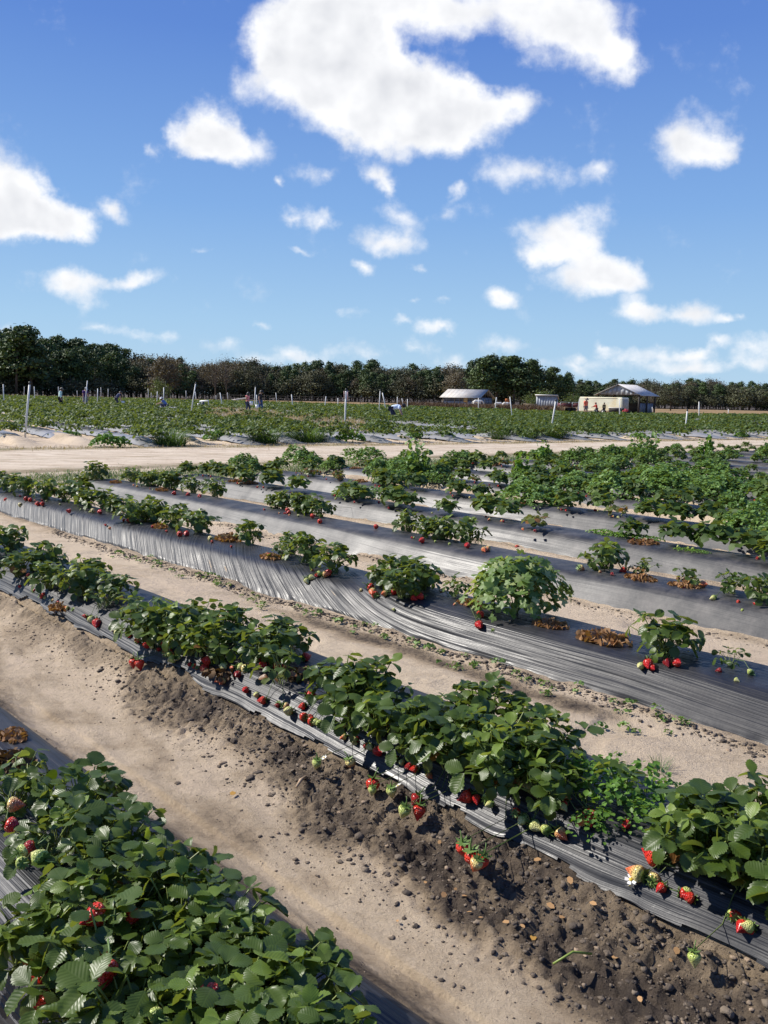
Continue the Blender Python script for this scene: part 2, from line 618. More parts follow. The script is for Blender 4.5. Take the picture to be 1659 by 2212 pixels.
def soil_height(u, v):
    """height, wetness, grass and dry-straw masks of the ground"""
    u = np.asarray(u, float)
    v = np.asarray(v, float)
    rn = 15.6 - 0.075 * (v - 5.6)
    rf = (22.7 - v * math.sin(FA)) / math.cos(FA)
    nearblk = sstep(0.3, -0.3, u - (np.where(v > 10, ROW_END - 0.06 * (v - 10), ROW_END) + 0.2))
    onroad = sstep(-0.8, 0.3, u - rn) * sstep(0.8, -0.3, u - rf)
    rough = 1 - 0.75 * onroad
    z = 0.022 * fbm(u * 0.8, v * 1.2, 3, 1) * rough
    z += 0.011 * fbm(u * 2.2, v * 6.5, 4, 9) * rough * nearblk
    crust = fbm(u * 7 + v * 3, v * 11, 4, 21)
    z += 0.008 * np.abs(crust) * nearblk
    # foot-worn dents
    dent = vnoise(u * 3.1 + 0.7 * fbm(u * 2, v * 2, 2, 31), v * 4.3, 33)
    z -= 0.016 * sstep(0.45, 0.8, dent) * nearblk
    z = z - 0.06 * np.exp(-(np.maximum(0, np.abs(v - 1.72) - .12) / .16) ** 2) * sstep(13.5, 11.5, u)
    wet = 0.02 + 0.22 * fbm(u * 0.9, v * 1.6, 4, 40)
    # near block beds
    for i, vc in enumerate(NEAR_ROWS):
        m = np.abs(v - vc) < 1.0
        if not m.any():
            continue
        uu, vv = u[m], v[m]
        dv = vv - vc - wob(i, uu)
        e = row_end(vc)
        tp = end_taper(uu, e)
        p = bed_z(dv) - 0.014
        zb = z[m]
        wb = wet[m]
        if i == 2:        # washed-out bank below the sheet
            bx = np.array([-1.0, -.80, -.66, -.55, -.47, -.41, -.37, -.335, -.30, -.27, -.2])
            bz = np.array([-.06, -.055, -.045, -.026, .004, .044, .066, .074, .080, .10, .15])
            bank = np.interp(dv, bx, bz)
            crumb = sstep(5.2, 3.6, uu + 0.5 * fbm(uu * 1.3, vv * 2, 3, 60))
            lo_ = -.59 - .15 * sstep(3.3, 1.7, uu) - .05 * crumb
            inb = sstep(0, .22, dv - lo_ + .12 * fbm(uu * 2.1, vv * 2.1, 3, 66)) * (dv < -.2)
            gully = fbm(uu * 3.2 + vv * 1.6, vv * 1.2, 4, 61)
            bil = .45 * np.abs(fbm(uu * 7, vv * 9, 3, 62, .6)) + .45 * np.abs(fbm(uu * 21, vv * 21, 2, 63, .6)) + .40 * vnoise(uu * 40, vv * 40, 67)
            wash = fbm(uu * 8 + vv * 2.5, vv * 2.2, 3, 64)
            bank = bank + inb * (0.016 * gully + (0.15 + .85 * crumb) * (0.044 * bil - .010) + (1 - crumb) * (0.020 * wash + .012 * vnoise(uu * 26, vv * 26, 68)))
            bank = np.where(dv > -.36, np.minimum(bank, bed_z(dv) - 0.022), bank)
            p = np.where(dv < -.27, bank, p)
            wb = wb + 0.06 * sstep(-1.2, -.7, dv) * (dv < 0)
            dark = sstep(.0, 1.15, inb + .40 * fbm(uu * 5, vv * 5, 4, 65)) * (dv < 0)
            wb = wb + dark * (0.34 + 0.26 * crumb)
        else:
            # crumbly lip of soil along the foot of the sheet
            for sgn in (-1, 1):
                lip = np.exp(-((dv - sgn * .40) / .055) ** 2)
                cr = 0.5 + 0.5 * fbm(uu * 6, vv * 6, 3, 70 + i)
                zb = zb + lip * (0.012 + 0.040 * cr ** 2) * tp
                wb = wb + 0.30 * lip * (0.5 + cr)
        lim = np.where(dv < 0, .9, .40) if i == 2 else .40
        zz = np.where(np.abs(dv) < lim, np.maximum(zb * (1 - 0.8 * (np.abs(dv) < .3)), p * tp), zb)
        if i == 1:
            wb = wb + 0.16 * sstep(0.80, 0.40, dv) * (dv > 0)
        if i == 3:
            st = np.exp(-((dv + .60 + 0.05 * fbm(uu * 1.5, vv, 2, 80)) / .10) ** 2)
            wb = wb + st * 0.75 * sstep(1.9, 2.4, uu) * sstep(5.4, 4.2, uu)
        z[m] = zz
        wet[m] = wb
    # furrow between the first two full beds stays damp and trodden
    fur = np.exp(-((v - 1.75) / 0.5) ** 2) * (u < 12.5)
    wet = wet + 0.05 * fur + 0.50 * fur * np.maximum(-.3, fbm(u * 2.2 + v * 2.5, v * 6 - u * 2, 5, 90))
    z = z + 0.010 * fur * fbm(u * 3.0 + v * 3.5, v * 9 - u * 3, 4, 91)
    # far block beds
    far = u > 12
    x_ = U.x * u + V.x * v
    y_ = U.y * u + V.y * v
    u2 = u * math.cos(FA) + v * math.sin(FA)
    v2 = v * math.cos(FA) - u * math.sin(FA)
    infar = sstep(24.0, 25.8, u2) * sstep(0, 1, v2)
    yy_ = np.maximum(y_, 1.0)
    infar = infar * sstep(1.5, -1.5, y_ - far_limit(x_, yy_))
    ph = (v2 - 2.8) / 1.56
    dv2 = (ph - np.round(ph)) * 1.56
    z = z + np.maximum(0, bed_z(dv2) - 0.03) * infar * (y_ < 90)
    # grass and straw masks
    g = np.exp(-((u - (rn - 1.25)) / 0.75) ** 2) * sstep(30, 16, v) + 0.8 * np.exp(-((u - (rf + 0.5)) / 0.7) ** 2)
    g = np.clip(g * (0.75 + 0.9 * fbm(u * 1.7, v * 1.7, 4, 100)), 0, 1)
    dry = np.clip((1 - sstep(0, 1, v2) * (u2 < 27) * (u2 > 20)) * (1 - infar) * sstep(23.8, 27.5, u2 + 1.2 * fbm(u * .5, v * .5, 3, 55)), 0, 1)
    wet = wet - 0.25 * onroad * (0.6 + 0.5 * fbm(u * 3, v * 0.8, 3, 110))
    wood = sstep(-6, 4, y_ - np.interp(x_ / yy_, [-.6, -.44, -.28, -.12, .09, .25, .44, .6], [165, 172, 194, 219, 219, 208, 219, 224])) * (y_ > 100)
    dry = dry * (1 - wood)
    wet = wet * (1 - wood) + .85 * wood
    return z, np.clip(wet, 0, 1), g, dry


def soil_z(u, v):
    return float(soil_height(np.array([u]), np.array([v]))[0][0])


def plastic_z(i, u, v):
    return float(bed_z(v - NEAR_ROWS[i] - wob(i, np.array([u])))[0]) * float(end_taper(np.array([u]), row_end(NEAR_ROWS[i]))[0])


def lines(segs, lo, hi, g0, g1):
    a = []
    for s, e, st in segs:
        a += list(np.arange(s, e - 1e-6, st))
    a.append(segs[-1][1])
    x, st = a[-1], segs[-1][2]
    while x < hi:
        st *= g1
        x += st
        a.append(x)
    x, st = a[0], segs[0][2]
    pre = []
    while x > lo:
        st *= g0
        x -= st
        pre.append(x)
    return np.array(pre[::-1] + a)


def soil_material():
    m, nt, b, out = new_mat('sandy_soil')
    t = NT(nt)
    pos = t.geo()
    wet = t.attr('wet')
    fine = t.noise(pos, 38, 8, 0.68)
    mid = t.noise(pos, 5, 6, 0.6)
    big = t.noise(pos, 0.35, 5, 0.6)
    streak = t.n('ShaderNodeMapping')
    streak.inputs['Rotation'].default_value = (0, 0, -ROT_UV)
    streak.inputs['Scale'].default_value = (1.3, 5.5, 1)
    t.l(pos, streak.inputs['Vector'])
    w = t.m('ADD', wet, t.m('MULTIPLY', t.m('SUBTRACT', mid, 0.5), 0.5))
    w = t.m('ADD', w, t.m('MULTIPLY', t.m('SUBTRACT', t.noise(streak.outputs[0], 1.3, 7, 0.65), 0.5), 0.75))
    w = t.m('ADD', w, t.m('MULTIPLY', t.m('SUBTRACT', fine, 0.5), 0.5), clamp=True)
    col = t.ramp(w, [(0.0, (0.60, 0.50, 0.37)), (0.30, (0.44, 0.352, 0.248)), (0.55, (0.265, 0.208, 0.142)), (0.8, (0.098, 0.076, 0.057)), (1.0, (0.056, 0.044, 0.035))])
    # grains and dark bits of litter
    vor = t.n('ShaderNodeTexVoronoi')
    vor.inputs['Scale'].default_value = 70
    t.l(pos, vor.inputs['Vector'])
    speck = t.ramp(vor.outputs['Distance'], [(0.0, (1, 1, 1)), (0.16, (0, 0, 0))])
    keep = t.ramp(t.noise(pos, 9, 3), [(0.48, (0, 0, 0)), (0.62, (1, 1, 1))])
    col = t.mix(t.m('MULTIPLY', t.m('MULTIPLY', speck, keep), 0.6), col, (0.07, 0.052, 0.04))
    grass = t.attr('grass')
    gcol = t.ramp(t.noise(pos, 14, 6, 0.7), [(0.3, (0.09, 0.085, 0.025)), (0.5, (0.16, 0.15, 0.055)), (0.7, (0.27, 0.22, 0.12))])
    col = t.mix(t.m('MULTIPLY', grass, 0.9), col, gcol)
    dry = t.attr('dry')
    dcol = t.ramp(t.noise(pos, 1.1, 7, 0.7), [(0.3, (0.20, 0.135, 0.062)), (0.5, (0.30, 0.20, 0.10)), (0.7, (0.21, 0.17, 0.07))])
    col = t.mix(dry, col, dcol)
    col = t.mix(0.22, col, t.ramp(big, [(0.35, (0.30, 0.25, 0.2)), (0.65, (0.62, 0.52, 0.40))]), 'OVERLAY')
    t.l(col, b.inputs['Base Color'])
    t.l(t.ramp(w, [(0, (0.95,) * 3), (1, (0.78,) * 3)]), b.inputs['Roughness'])
    b.inputs['Specular IOR Level'].default_value = 0.25
    vo = t.n('ShaderNodeTexVoronoi', feature='SMOOTH_F1')
    vo.inputs['Scale'].default_value = 34
    vo.inputs['Randomness'].default_value = 1.0
    wp_ = t.n('ShaderNodeVectorMath', operation='ADD')
    t.l(pos, wp_.inputs[0])
    ns_ = t.n('ShaderNodeTexNoise')
    ns_.inputs['Scale'].default_value = 20
    t.l(pos, ns_.inputs['Vector'])
    sc_ = t.n('ShaderNodeVectorMath', operation='SCALE')
    sc_.inputs['Scale'].default_value = 0.06
    t.l(ns_.outputs['Color'], sc_.inputs[0])
    t.l(sc_.outputs[0], wp_.inputs[1])
    t.l(wp_.outputs[0], vo.inputs['Vector'])
    clod = t.m('MULTIPLY', t.m('SUBTRACT', 1.0, vo.outputs['Distance']), t.ramp(wet, [(0.30, (0, 0, 0)), (0.55, (1, 1, 1))]))
    nb = t.bump(clod, 1.0, 0.035)
    nb = t.bump(t.noise(pos, 22, 10, 0.75), 0.9, 0.03, nb)
    nb = t.bump(t.noise(pos, 110, 5, 0.7), 0.8, 0.008, nb)
    t.l(nb, b.inputs['Normal'])
    return m


def build_ground():
    ul = lines([(-0.5, .4, .02), (.4, 5.4, .0115), (5.4, 8.6, 0.02), (8.6, 16, 0.055), (16, 30, 0.2)], -900, 1300, 1.22, 1.10)
    vl = lines([(0.45, 1.35, .025), (1.35, 2.32, .011), (2.32, 2.85, .03), (2.85, 4.05, 0.017), (4.05, 9, 0.05), (9, 40, 0.20)], -900, 1300, 1.22, 1.10)
    uu, vv = np.meshgrid(ul, vl, indexing='ij')
    s = uu.shape
    z, wet, g, dry = soil_height(uu.ravel(), vv.ravel())
    x = U.x * uu.ravel() + V.x * vv.ravel()
    y = U.y * uu.ravel() + V.y * vv.ravel()
    idx = np.arange(s[0] * s[1]).reshape(s)
    f = np.stack([idx[:-1, :-1], idx[:-1, 1:], idx[1:, 1:], idx[1:, :-1]], -1).reshape(-1, 4)
    me = mesh_np('ground', np.stack([x, y, z], -1), f, soil_material(), True, attrs={'wet': wet, 'grass': g, 'dry': dry})
    o = link('ground', me)
    tag(o, 'pale sandy furrows and damp crumbled soil between the beds', kind='structure')


build_ground()


def road_material():
    m, nt, b, out = new_mat('pale_sand_track')
    t = NT(nt)
    pos = t.geo()
    rd = t.attr('rut')
    mp = t.n('ShaderNodeMapping')
    mp.inputs['Rotation'].default_value = (0, 0, -math.atan2(V.y, V.x))
    mp.inputs['Scale'].default_value = (0.35, 1.6, 1)
    t.l(pos, mp.inputs['Vector'])
    st = t.noise(mp.outputs[0], 2.2, 7, 0.66)
    c = t.ramp(st, [(0.30, (0.33, 0.24, 0.155)), (0.45, (0.52, 0.42, 0.305)), (0.60, (0.64, 0.54, 0.41))])
    lit = t.ramp(t.noise(pos, 7, 7, 0.72), [(0.55, (0, 0, 0)), (0.68, (1, 1, 1))])
    c = t.mix(t.m('MULTIPLY', lit, 0.55), c, (0.26, 0.18, 0.10))
    edge = t.m('ADD', rd, t.m('MULTIPLY', t.m('SUBTRACT', t.noise(pos, 2.5, 6, 0.7), 0.5), 1.3), clamp=True)
    c = t.mix(edge, c, t.ramp(t.noise(pos, 10, 5, 0.7), [(0.35, (0.15, 0.125, 0.055)), (0.65, (0.33, 0.25, 0.15))]))
    t.l(c, b.inputs['Base Color'])
    b.inputs['Roughness'].default_value = 0.95
    b.inputs['Specular IOR Level'].default_value = 0.2
    t.l(t.bump(t.noise(pos, 9, 9, 0.7), 0.6, 0.03), b.inputs['Normal'])
    return m


def build_road():
    vs = np.concatenate([np.arange(-30, 0, 1.0), np.arange(0, 45, 0.25), np.arange(45, 160, 2.0)])
    ss = np.linspace(0, 1, 30)
    a = 15.6 - 0.075 * (vs - 5.6)
    c = (22.7 - vs * math.sin(FA)) / math.cos(FA)
    ok = c - a > 1.5
    vs, a, c = vs[ok], a[ok], c[ok]
    a = a + 0.35 * fbm(vs * 0.5, vs * 0, 3, 7)
    c = c + 0.35 * fbm(vs * 0.5, vs * 0 + 4, 3, 8)
    uu = a[:, None] + (c - a)[:, None] * ss[None, :]
    vv = np.repeat(vs[:, None], 30, 1)
    z = soil_height(uu.ravel(), vv.ravel())[0]
    sr = np.tile(ss, len(vs))
    z = z + 0.012 - 0.03 * (np.exp(-((sr - .3) / .06) ** 2) + np.exp(-((sr - .62) / .06) ** 2)) * 0.5 + 0.02
    ed = np.minimum(sr, 1 - sr)
    z = np.where(ed < 0.01, z - 0.06, z)
    rut = sstep(0.16, 0.0, ed) * 0.9 + 0.25 * np.exp(-((sr - .46) / .05) ** 2)
    idx = np.arange(len(vs) * 30).reshape(len(vs), 30)
    f = np.stack([idx[:-1, :-1], idx[1:, :-1], idx[1:, 1:], idx[:-1, 1:]], -1).reshape(-1, 4)
    xy = np.stack([U.x * uu.ravel() + V.x * vv.ravel(), U.y * uu.ravel() + V.y * vv.ravel(), z], -1)
    me = mesh_np('dirt_road', xy, f, road_material(), True, attrs={'rut': rut})
    tag(link('dirt_road', me), 'pale sandy dirt track crossing between the two blocks of beds', kind='structure')


build_road()

# ------------------------------------------------------------------ plastic mulch


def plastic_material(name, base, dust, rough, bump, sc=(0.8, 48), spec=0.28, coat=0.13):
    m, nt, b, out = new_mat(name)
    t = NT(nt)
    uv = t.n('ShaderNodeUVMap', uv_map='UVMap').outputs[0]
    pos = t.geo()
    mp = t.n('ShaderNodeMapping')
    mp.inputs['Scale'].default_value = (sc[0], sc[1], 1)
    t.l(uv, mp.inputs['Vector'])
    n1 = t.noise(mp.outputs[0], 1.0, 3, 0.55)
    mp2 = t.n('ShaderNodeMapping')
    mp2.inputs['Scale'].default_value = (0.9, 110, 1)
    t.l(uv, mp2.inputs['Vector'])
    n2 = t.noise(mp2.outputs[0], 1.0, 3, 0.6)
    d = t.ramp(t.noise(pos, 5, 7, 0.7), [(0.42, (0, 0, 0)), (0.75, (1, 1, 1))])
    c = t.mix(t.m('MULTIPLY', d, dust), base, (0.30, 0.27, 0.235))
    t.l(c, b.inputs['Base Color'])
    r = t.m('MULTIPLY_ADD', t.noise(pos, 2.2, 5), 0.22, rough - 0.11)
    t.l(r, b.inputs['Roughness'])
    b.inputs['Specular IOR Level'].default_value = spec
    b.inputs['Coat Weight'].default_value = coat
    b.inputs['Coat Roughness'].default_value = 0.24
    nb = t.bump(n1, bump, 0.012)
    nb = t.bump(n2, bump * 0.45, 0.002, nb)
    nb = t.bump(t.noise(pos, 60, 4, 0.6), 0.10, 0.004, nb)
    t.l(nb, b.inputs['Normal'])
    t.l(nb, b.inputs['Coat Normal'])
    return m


PLASTIC = plastic_material('black_plastic_film', (0.0125, 0.0135, 0.017), 0.10, 0.50, 0.85, (0.32, 42), 0.37, 0.13)
PLASTIC_SMOOTH = plastic_material('satin_black_plastic_film', (0.0125, 0.0135, 0.0165), 0.34, 0.57, 0.22, (0.6, 40), 0.56, 0.06)
PLASTIC_FAR = plastic_material('pale_silver_plastic_film', (0.23, 0.23, 0.235), 0.35, 0.5, 0.6)  # far sheets get a much paler base colour than the near black ones

PL_LABEL = {
    0: 'black plastic mulch sheet over the bed behind the foremost strawberry bushes',
    1: 'black plastic mulch sheet under the dense foremost strawberry bushes, bare at its far end',
    2: 'ribbed black plastic mulch sheet with torn hem above the crumbled dark soil bank',
    3: 'grey sheened plastic mulch sheet with slanting wrinkles, carrying the pale green leafy weed',
    4: 'smooth satin plastic mulch sheet just behind the bed with the pale green leafy weed',
}
ROWNAME = ['first', 'second', 'third', 'fourth', 'fifth', 'sixth', 'seventh', 'eighth', 'ninth', 'tenth', 'eleventh', 'twelfth', 'thirteenth',
           'fourteenth', 'fifteenth', 'sixteenth', 'seventeenth', 'eighteenth', 'nineteenth', 'twentieth', 'twenty-first', 'twenty-second', 'twenty-third', 'twenty-fourth', 'twenty-fifth']


def build_plastic(i, vc):
    e = row_end(vc)
    u0 = -2.0 if i < 4 else max(-2.0, 0.36 * vc - 2.5)
    du = {0: 0.1, 1: 0.025, 2: 0.016, 3: 0.02, 4: 0.03}.get(i, 0.07 if i < 9 else 0.2)
    us = np.arange(u0, e + 0.02, du)
    fr = {2: -.318}.get(i, -.372)
    nside = {2: 34, 3: 40, 4: 30, 1: 16}.get(i, 14)
    dvs = np.concatenate([np.linspace(fr, -.17, nside), np.linspace(-.17, .17, 22 if i in (1, 2, 3) else 10)[1:-1], np.linspace(.17, .372, nside // 2 + 4)])
    uu, dd = np.meshgrid(us, dvs, indexing='ij')
    z = bed_z(dd)
    # arc length below the front shoulder
    dz = np.diff(bed_z(dvs))
    s = np.concatenate([[0], np.cumsum(np.hypot(np.diff(dvs), dz))])
    ss = np.repeat((s[np.argmin(np.abs(dvs + .2))] - s)[None, :], len(us), 0)
    if i == 3:
        tanphi = 0.05 + 0.75 * sstep(2.6, 7.0, us) + 0.12 * vnoise(us * 1.1, us * 0, 3)
    elif i == 2:
        tanphi = 0.015 + 0.05 * vnoise(us * 0.8, us * 0, 4)
    else:
        tanphi = 0.03 + 0.05 * vnoise(us * 0.5, us * 0 + i, 4)
    T = np.cumsum(tanphi) * du
    across = ss + T[:, None]
    along = uu + 0.02 * vnoise(uu * 3, ss * 30, 6)
    amp = {2: .0042, 3: .0055, 4: .0026}.get(i, .0026)
    patch = 0.35 + 0.9 * sstep(-0.35, 0.45, fbm(uu * 0.75, ss * 4, 3, 200 + i))
    if i == 4:
        patch = 0.15 + 1.0 * sstep(0.0, 0.5, fbm(uu * 0.8, ss * 5, 3, 200 + i))
    side = sstep(-.155, -.235, dd) + 0.32 * (1 - sstep(-.155, -.235, dd))
    wr = fbm(along * (1.0 if i != 3 else 1.3), across * 26, 3, 300 + i, 0.6) * amp * side * patch
    wr += 0.006 * fbm(uu * 1.3, dd * 3, 3, 320 + i)
    # a row of shallow pulls running across the sheet
    tpz = end_taper(uu, e)
    vvv = vc + wob(i, uu) + dd
    gz = soil_height(uu.ravel(), vvv.ravel())[0].reshape(uu.shape) if i in (2,) else None
    zz = z * tpz + wr + 0.002
    nv = -np.gradient(bed_z(dvs), dvs)
    vvv = vvv + wr * np.clip(nv, -1.5, 1.5)[None, :] * 0.7
    # ragged hem
    hem = sstep(fr + .03, fr, dd)
    hj = fbm(uu * 4.5, uu * 0, 4, 340 + i)
    if i == 2:
        vvv = vvv - hem * (0.010 + 0.010 * hj)
        zz = zz - hem * (0.014 + 0.018 * np.maximum(0, hj + 0.1)) + 0.006 * hem
    else:
        vvv = vvv - hem * 0.02 * hj
        zz = zz - hem * 0.012
    back = sstep(.345, .372, dd)
    zz = zz - back * 0.02
    if i >= 4:        # the sheet is tucked round the bed's end
        vvv = vvv
    s_ = uu.shape
    idx = np.arange(s_[0] * s_[1]).reshape(s_)
    f = np.stack([idx[:-1, :-1], idx[:-1, 1:], idx[1:, 1:], idx[1:, :-1]], -1).reshape(-1, 4)
    if i == 2:
        # torn out notches along the hem
        col = np.arange(s_[1] - 1)[None, :] * np.ones((s_[0] - 1, 1), int)
        uf = uu[:-1, :-1]
        depth = 5.5 * np.maximum(0, vnoise(uf * 2.6, uf * 0, 360) - 0.35) + 3 * np.maximum(0, vnoise(uf * 9, uf * 0, 361) - 0.3)
        keep = ~(col < depth)
        f = f[keep.ravel()]
    xy = np.stack([U.x * uu + V.x * vvv, U.y * uu + V.y * vvv, zz], -1).reshape(-1, 3)
    uv = np.stack([along, across], -1).reshape(-1, 2)
    me = mesh_np('plastic_mulch', xy, f, PLASTIC if i in (1, 2, 3) else PLASTIC_SMOOTH, True, uv=uv)
    o = link('plastic_mulch', me)
    lab = PL_LABEL.get(i, 'plastic mulch sheet, %s bed behind the smooth satin one' % ROWNAME[max(0, i - 5)])
    tag(o, lab, 'plastic mulch', 'plastic mulch sheets of the near beds')
    return o


for _i, _vc in enumerate(NEAR_ROWS):
    build_plastic(_i, _vc)


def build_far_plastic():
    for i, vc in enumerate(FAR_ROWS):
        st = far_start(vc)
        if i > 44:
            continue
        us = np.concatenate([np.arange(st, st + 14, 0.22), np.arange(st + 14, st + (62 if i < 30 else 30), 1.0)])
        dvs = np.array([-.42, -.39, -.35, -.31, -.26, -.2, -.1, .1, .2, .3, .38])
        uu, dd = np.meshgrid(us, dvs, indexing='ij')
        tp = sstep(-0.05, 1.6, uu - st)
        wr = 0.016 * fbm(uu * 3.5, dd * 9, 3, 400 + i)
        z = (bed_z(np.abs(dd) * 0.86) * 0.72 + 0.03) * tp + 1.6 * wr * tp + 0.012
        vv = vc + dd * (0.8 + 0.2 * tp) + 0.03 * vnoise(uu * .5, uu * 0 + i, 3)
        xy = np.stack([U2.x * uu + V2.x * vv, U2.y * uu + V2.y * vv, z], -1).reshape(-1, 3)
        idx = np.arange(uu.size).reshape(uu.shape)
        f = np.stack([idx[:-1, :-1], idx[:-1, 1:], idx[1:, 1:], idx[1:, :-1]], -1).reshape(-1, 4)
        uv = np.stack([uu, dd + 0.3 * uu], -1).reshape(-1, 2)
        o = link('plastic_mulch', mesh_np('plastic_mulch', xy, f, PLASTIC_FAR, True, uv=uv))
        tag(o, 'pale silvery plastic mulch sheet on a bed beyond the dirt track', 'plastic mulch', 'plastic mulch sheets beyond the track')


build_far_plastic()
# ------------------------------------------------------------------ leaf materials


def leaf_material(name, dark, light, under, rough=0.38, trans=0.28, veins=True, varr=0.35, tipcol=None):
    m, nt, b, out = new_mat(name)
    t = NT(nt)
    rnd = t.rand()
    isl = t.n('ShaderNodeNewGeometry').outputs['Random Per Island']
    f = t.m('ADD', t.m('MULTIPLY', rnd, 0.5), t.m('MULTIPLY', isl, 0.5))
    pos = t.geo()
    f = t.m('ADD', f, t.m('MULTIPLY', t.m('SUBTRACT', t.noise(pos, 30, 3), 0.5), varr), clamp=True)
    c = t.ramp(f, [(0.12, dark), (0.85, light)])
    if tipcol:
        c = t.mix(t.ramp(isl, [(0.80, (0, 0, 0)), (0.9, (1, 1, 1))]), c, tipcol)
    nb = None
    if veins:
        uv = t.n('ShaderNodeUVMap', uv_map='UVMap').outputs[0]
        sp = t.n('ShaderNodeSeparateXYZ')
        t.l(uv, sp.inputs[0])
        ax = t.m('ABSOLUTE', sp.outputs[0])
        ph = t.m('PINGPONG', t.m('MULTIPLY', t.m('SUBTRACT', sp.outputs[1], t.m('MULTIPLY', ax, 0.75)), 8.0), 0.5)
        ridge = t.m('POWER', t.m('MULTIPLY', ph, 2.0), 0.6)
        mid = t.m('MULTIPLY', ax, 22.0, clamp=True)
        h = t.m('MULTIPLY', ridge, mid)
        c = t.mix(t.m('MULTIPLY', t.m('SUBTRACT', 1.0, h, clamp=True), 0.14), c, tuple(x * 1.7 + 0.01 for x in light))
        nb = t.bump(h, 0.11, 0.006)
    back = t.n('ShaderNodeNewGeometry').outputs['Backfacing']
    c = t.mix(back, c, under)
    t.l(c, b.inputs['Base Color'])
    rr = t.m('MULTIPLY_ADD', t.noise(pos, 18, 2), 0.2, rough - 0.1)
    t.l(rr, b.inputs['Roughness'])
    b.inputs['Specular IOR Level'].default_value = 0.42
    if nb is not None:
        t.l(nb, b.inputs['Normal'])
    tr = t.n('ShaderNodeBsdfTranslucent')
    tc = t.mix(1.0, c, (1.9, 1.75, 0.55), 'MULTIPLY')
    t.l(tc, tr.inputs['Color'])
    ms = t.n('ShaderNodeMixShader')
    ms.inputs[0].default_value = trans
    t.l(b.outputs[0], ms.inputs[1])
    t.l(tr.outputs[0], ms.inputs[2])
    t.l(ms.outputs[0], out.inputs[0])
    return m


LEAF = leaf_material('strawberry_leaf', (0.018, 0.042, 0.006), (0.076, 0.120, 0.017), (0.13, 0.17, 0.055), rough=0.40, trans=0.30)
LEAF_YEL = leaf_material('ageing_strawberry_leaf', (0.045, 0.075, 0.014), (0.12, 0.14, 0.03), (0.17, 0.19, 0.08), tipcol=(0.22, 0.10, 0.035))
LEAF_NEW = leaf_material('young_strawberry_leaf', (0.07, 0.13, 0.015), (0.16, 0.23, 0.035), (0.18, 0.23, 0.08), rough=0.42, trans=0.34)
LEAF_ROWS = leaf_material('far_row_leaf', (0.02, 0.046, 0.008), (0.078, 0.128, 0.022), (0.11, 0.15, 0.045), veins=False, rough=0.6)
LEAF_FAR = leaf_material('row_leaf', (0.026, 0.060, 0.009), (0.098, 0.158, 0.024), (0.13, 0.17, 0.05), veins=False, rough=0.62)
STALK = simple_mat('pale_green_stalk', (0.20, 0.25, 0.06), 0.5, 0.3, 30)
FSTALK = simple_mat('fruit_stalk_green', (0.10, 0.14, 0.035), 0.5, 0.3, 30)
WEED = leaf_material('weed_leaf', (0.085, 0.17, 0.035), (0.20, 0.32, 0.085), (0.12, 0.19, 0.07), veins=False, rough=0.5, trans=0.3)
WEED_BRIGHT = leaf_material('bright_weed_leaf', (0.075, 0.17, 0.02), (0.15, 0.28, 0.045), (0.14, 0.24, 0.06), veins=False, rough=0.5, trans=0.33)
WEED_PALE = leaf_material('pale_weed_leaf', (0.08, 0.15, 0.03), (0.20, 0.29, 0.08), (0.2, 0.27, 0.12), veins=False, rough=0.5, trans=0.32, tipcol=(0.36, 0.42, 0.20))
GRASS = leaf_material('long_grass_blade', (0.035, 0.075, 0.018), (0.10, 0.17, 0.05), (0.10, 0.16, 0.06), veins=False, rough=0.5, trans=0.3)
STRAW = leaf_material('dry_straw', (0.22, 0.165, 0.085), (0.42, 0.34, 0.21), (0.34, 0.27, 0.16), veins=False, rough=0.8, trans=0.2)
BROWNWEED = leaf_material('brown_weed_stalk', (0.06, 0.035, 0.02), (0.16, 0.10, 0.06), (0.11, 0.07, 0.04), veins=False, rough=0.85, trans=0.12)
DEAD = leaf_material('dead_leaf', (0.15, 0.065, 0.022), (0.36, 0.19, 0.075), (0.30, 0.17, 0.08), veins=False, rough=0.8, trans=0.15)
DEAD_DARK = leaf_material('rotten_leaf', (0.05, 0.028, 0.015), (0.14, 0.08, 0.035), (0.12, 0.07, 0.03), veins=False, rough=0.85, trans=0.08)
PETAL = simple_mat('white_petal', (0.82, 0.82, 0.78), 0.6, 0.05)
YELLOW = simple_mat('yellow_flower_heart', (0.62, 0.45, 0.05), 0.7, 0.2, 200)
CALYX = simple_mat('green_calyx', (0.10, 0.17, 0.035), 0.55, 0.35, 60)


def berry_material(name, top, bottom, seed, rough=0.32):
    m, nt, b, out = new_mat(name)
    t = NT(nt)
    o = t.obj()
    sp = t.n('ShaderNodeSeparateXYZ')
    t.l(o, sp.inputs[0])
    h = t.m('MULTIPLY_ADD', sp.outputs[2], -1.0, 0.0)
    side = t.m('MULTIPLY', sp.outputs[0], 0.45)
    f = t.m('ADD', t.m('ADD', h, side), t.m('MULTIPLY', t.m('SUBTRACT', t.noise(o, 3, 4), 0.5), 0.5))
    c = t.ramp(f, [(0.15, top), (0.75, bottom)])
    v = t.n('ShaderNodeTexVoronoi')
    v.inputs['Scale'].default_value = 7.5
    v.inputs['Randomness'].default_value = 0.45
    t.l(o, v.inputs['Vector'])
    pit = t.ramp(v.outputs['Distance'], [(0.07, (1, 1, 1)), (0.12, (0, 0, 0))])
    c = t.mix(t.m('MULTIPLY', pit, 0.75), c, seed)
    t.l(c, b.inputs['Base Color'])
    b.inputs['Roughness'].default_value = rough
    b.inputs['Subsurface Weight'].default_value = 0.0
    hb = t.ramp(v.outputs['Distance'], [(0.1, (0.25,) * 3), (0.15, (0, 0, 0)), (0.5, (1, 1, 1))])
    t.l(t.bump(hb, 0.6, 0.12), b.inputs['Normal'])
    return m


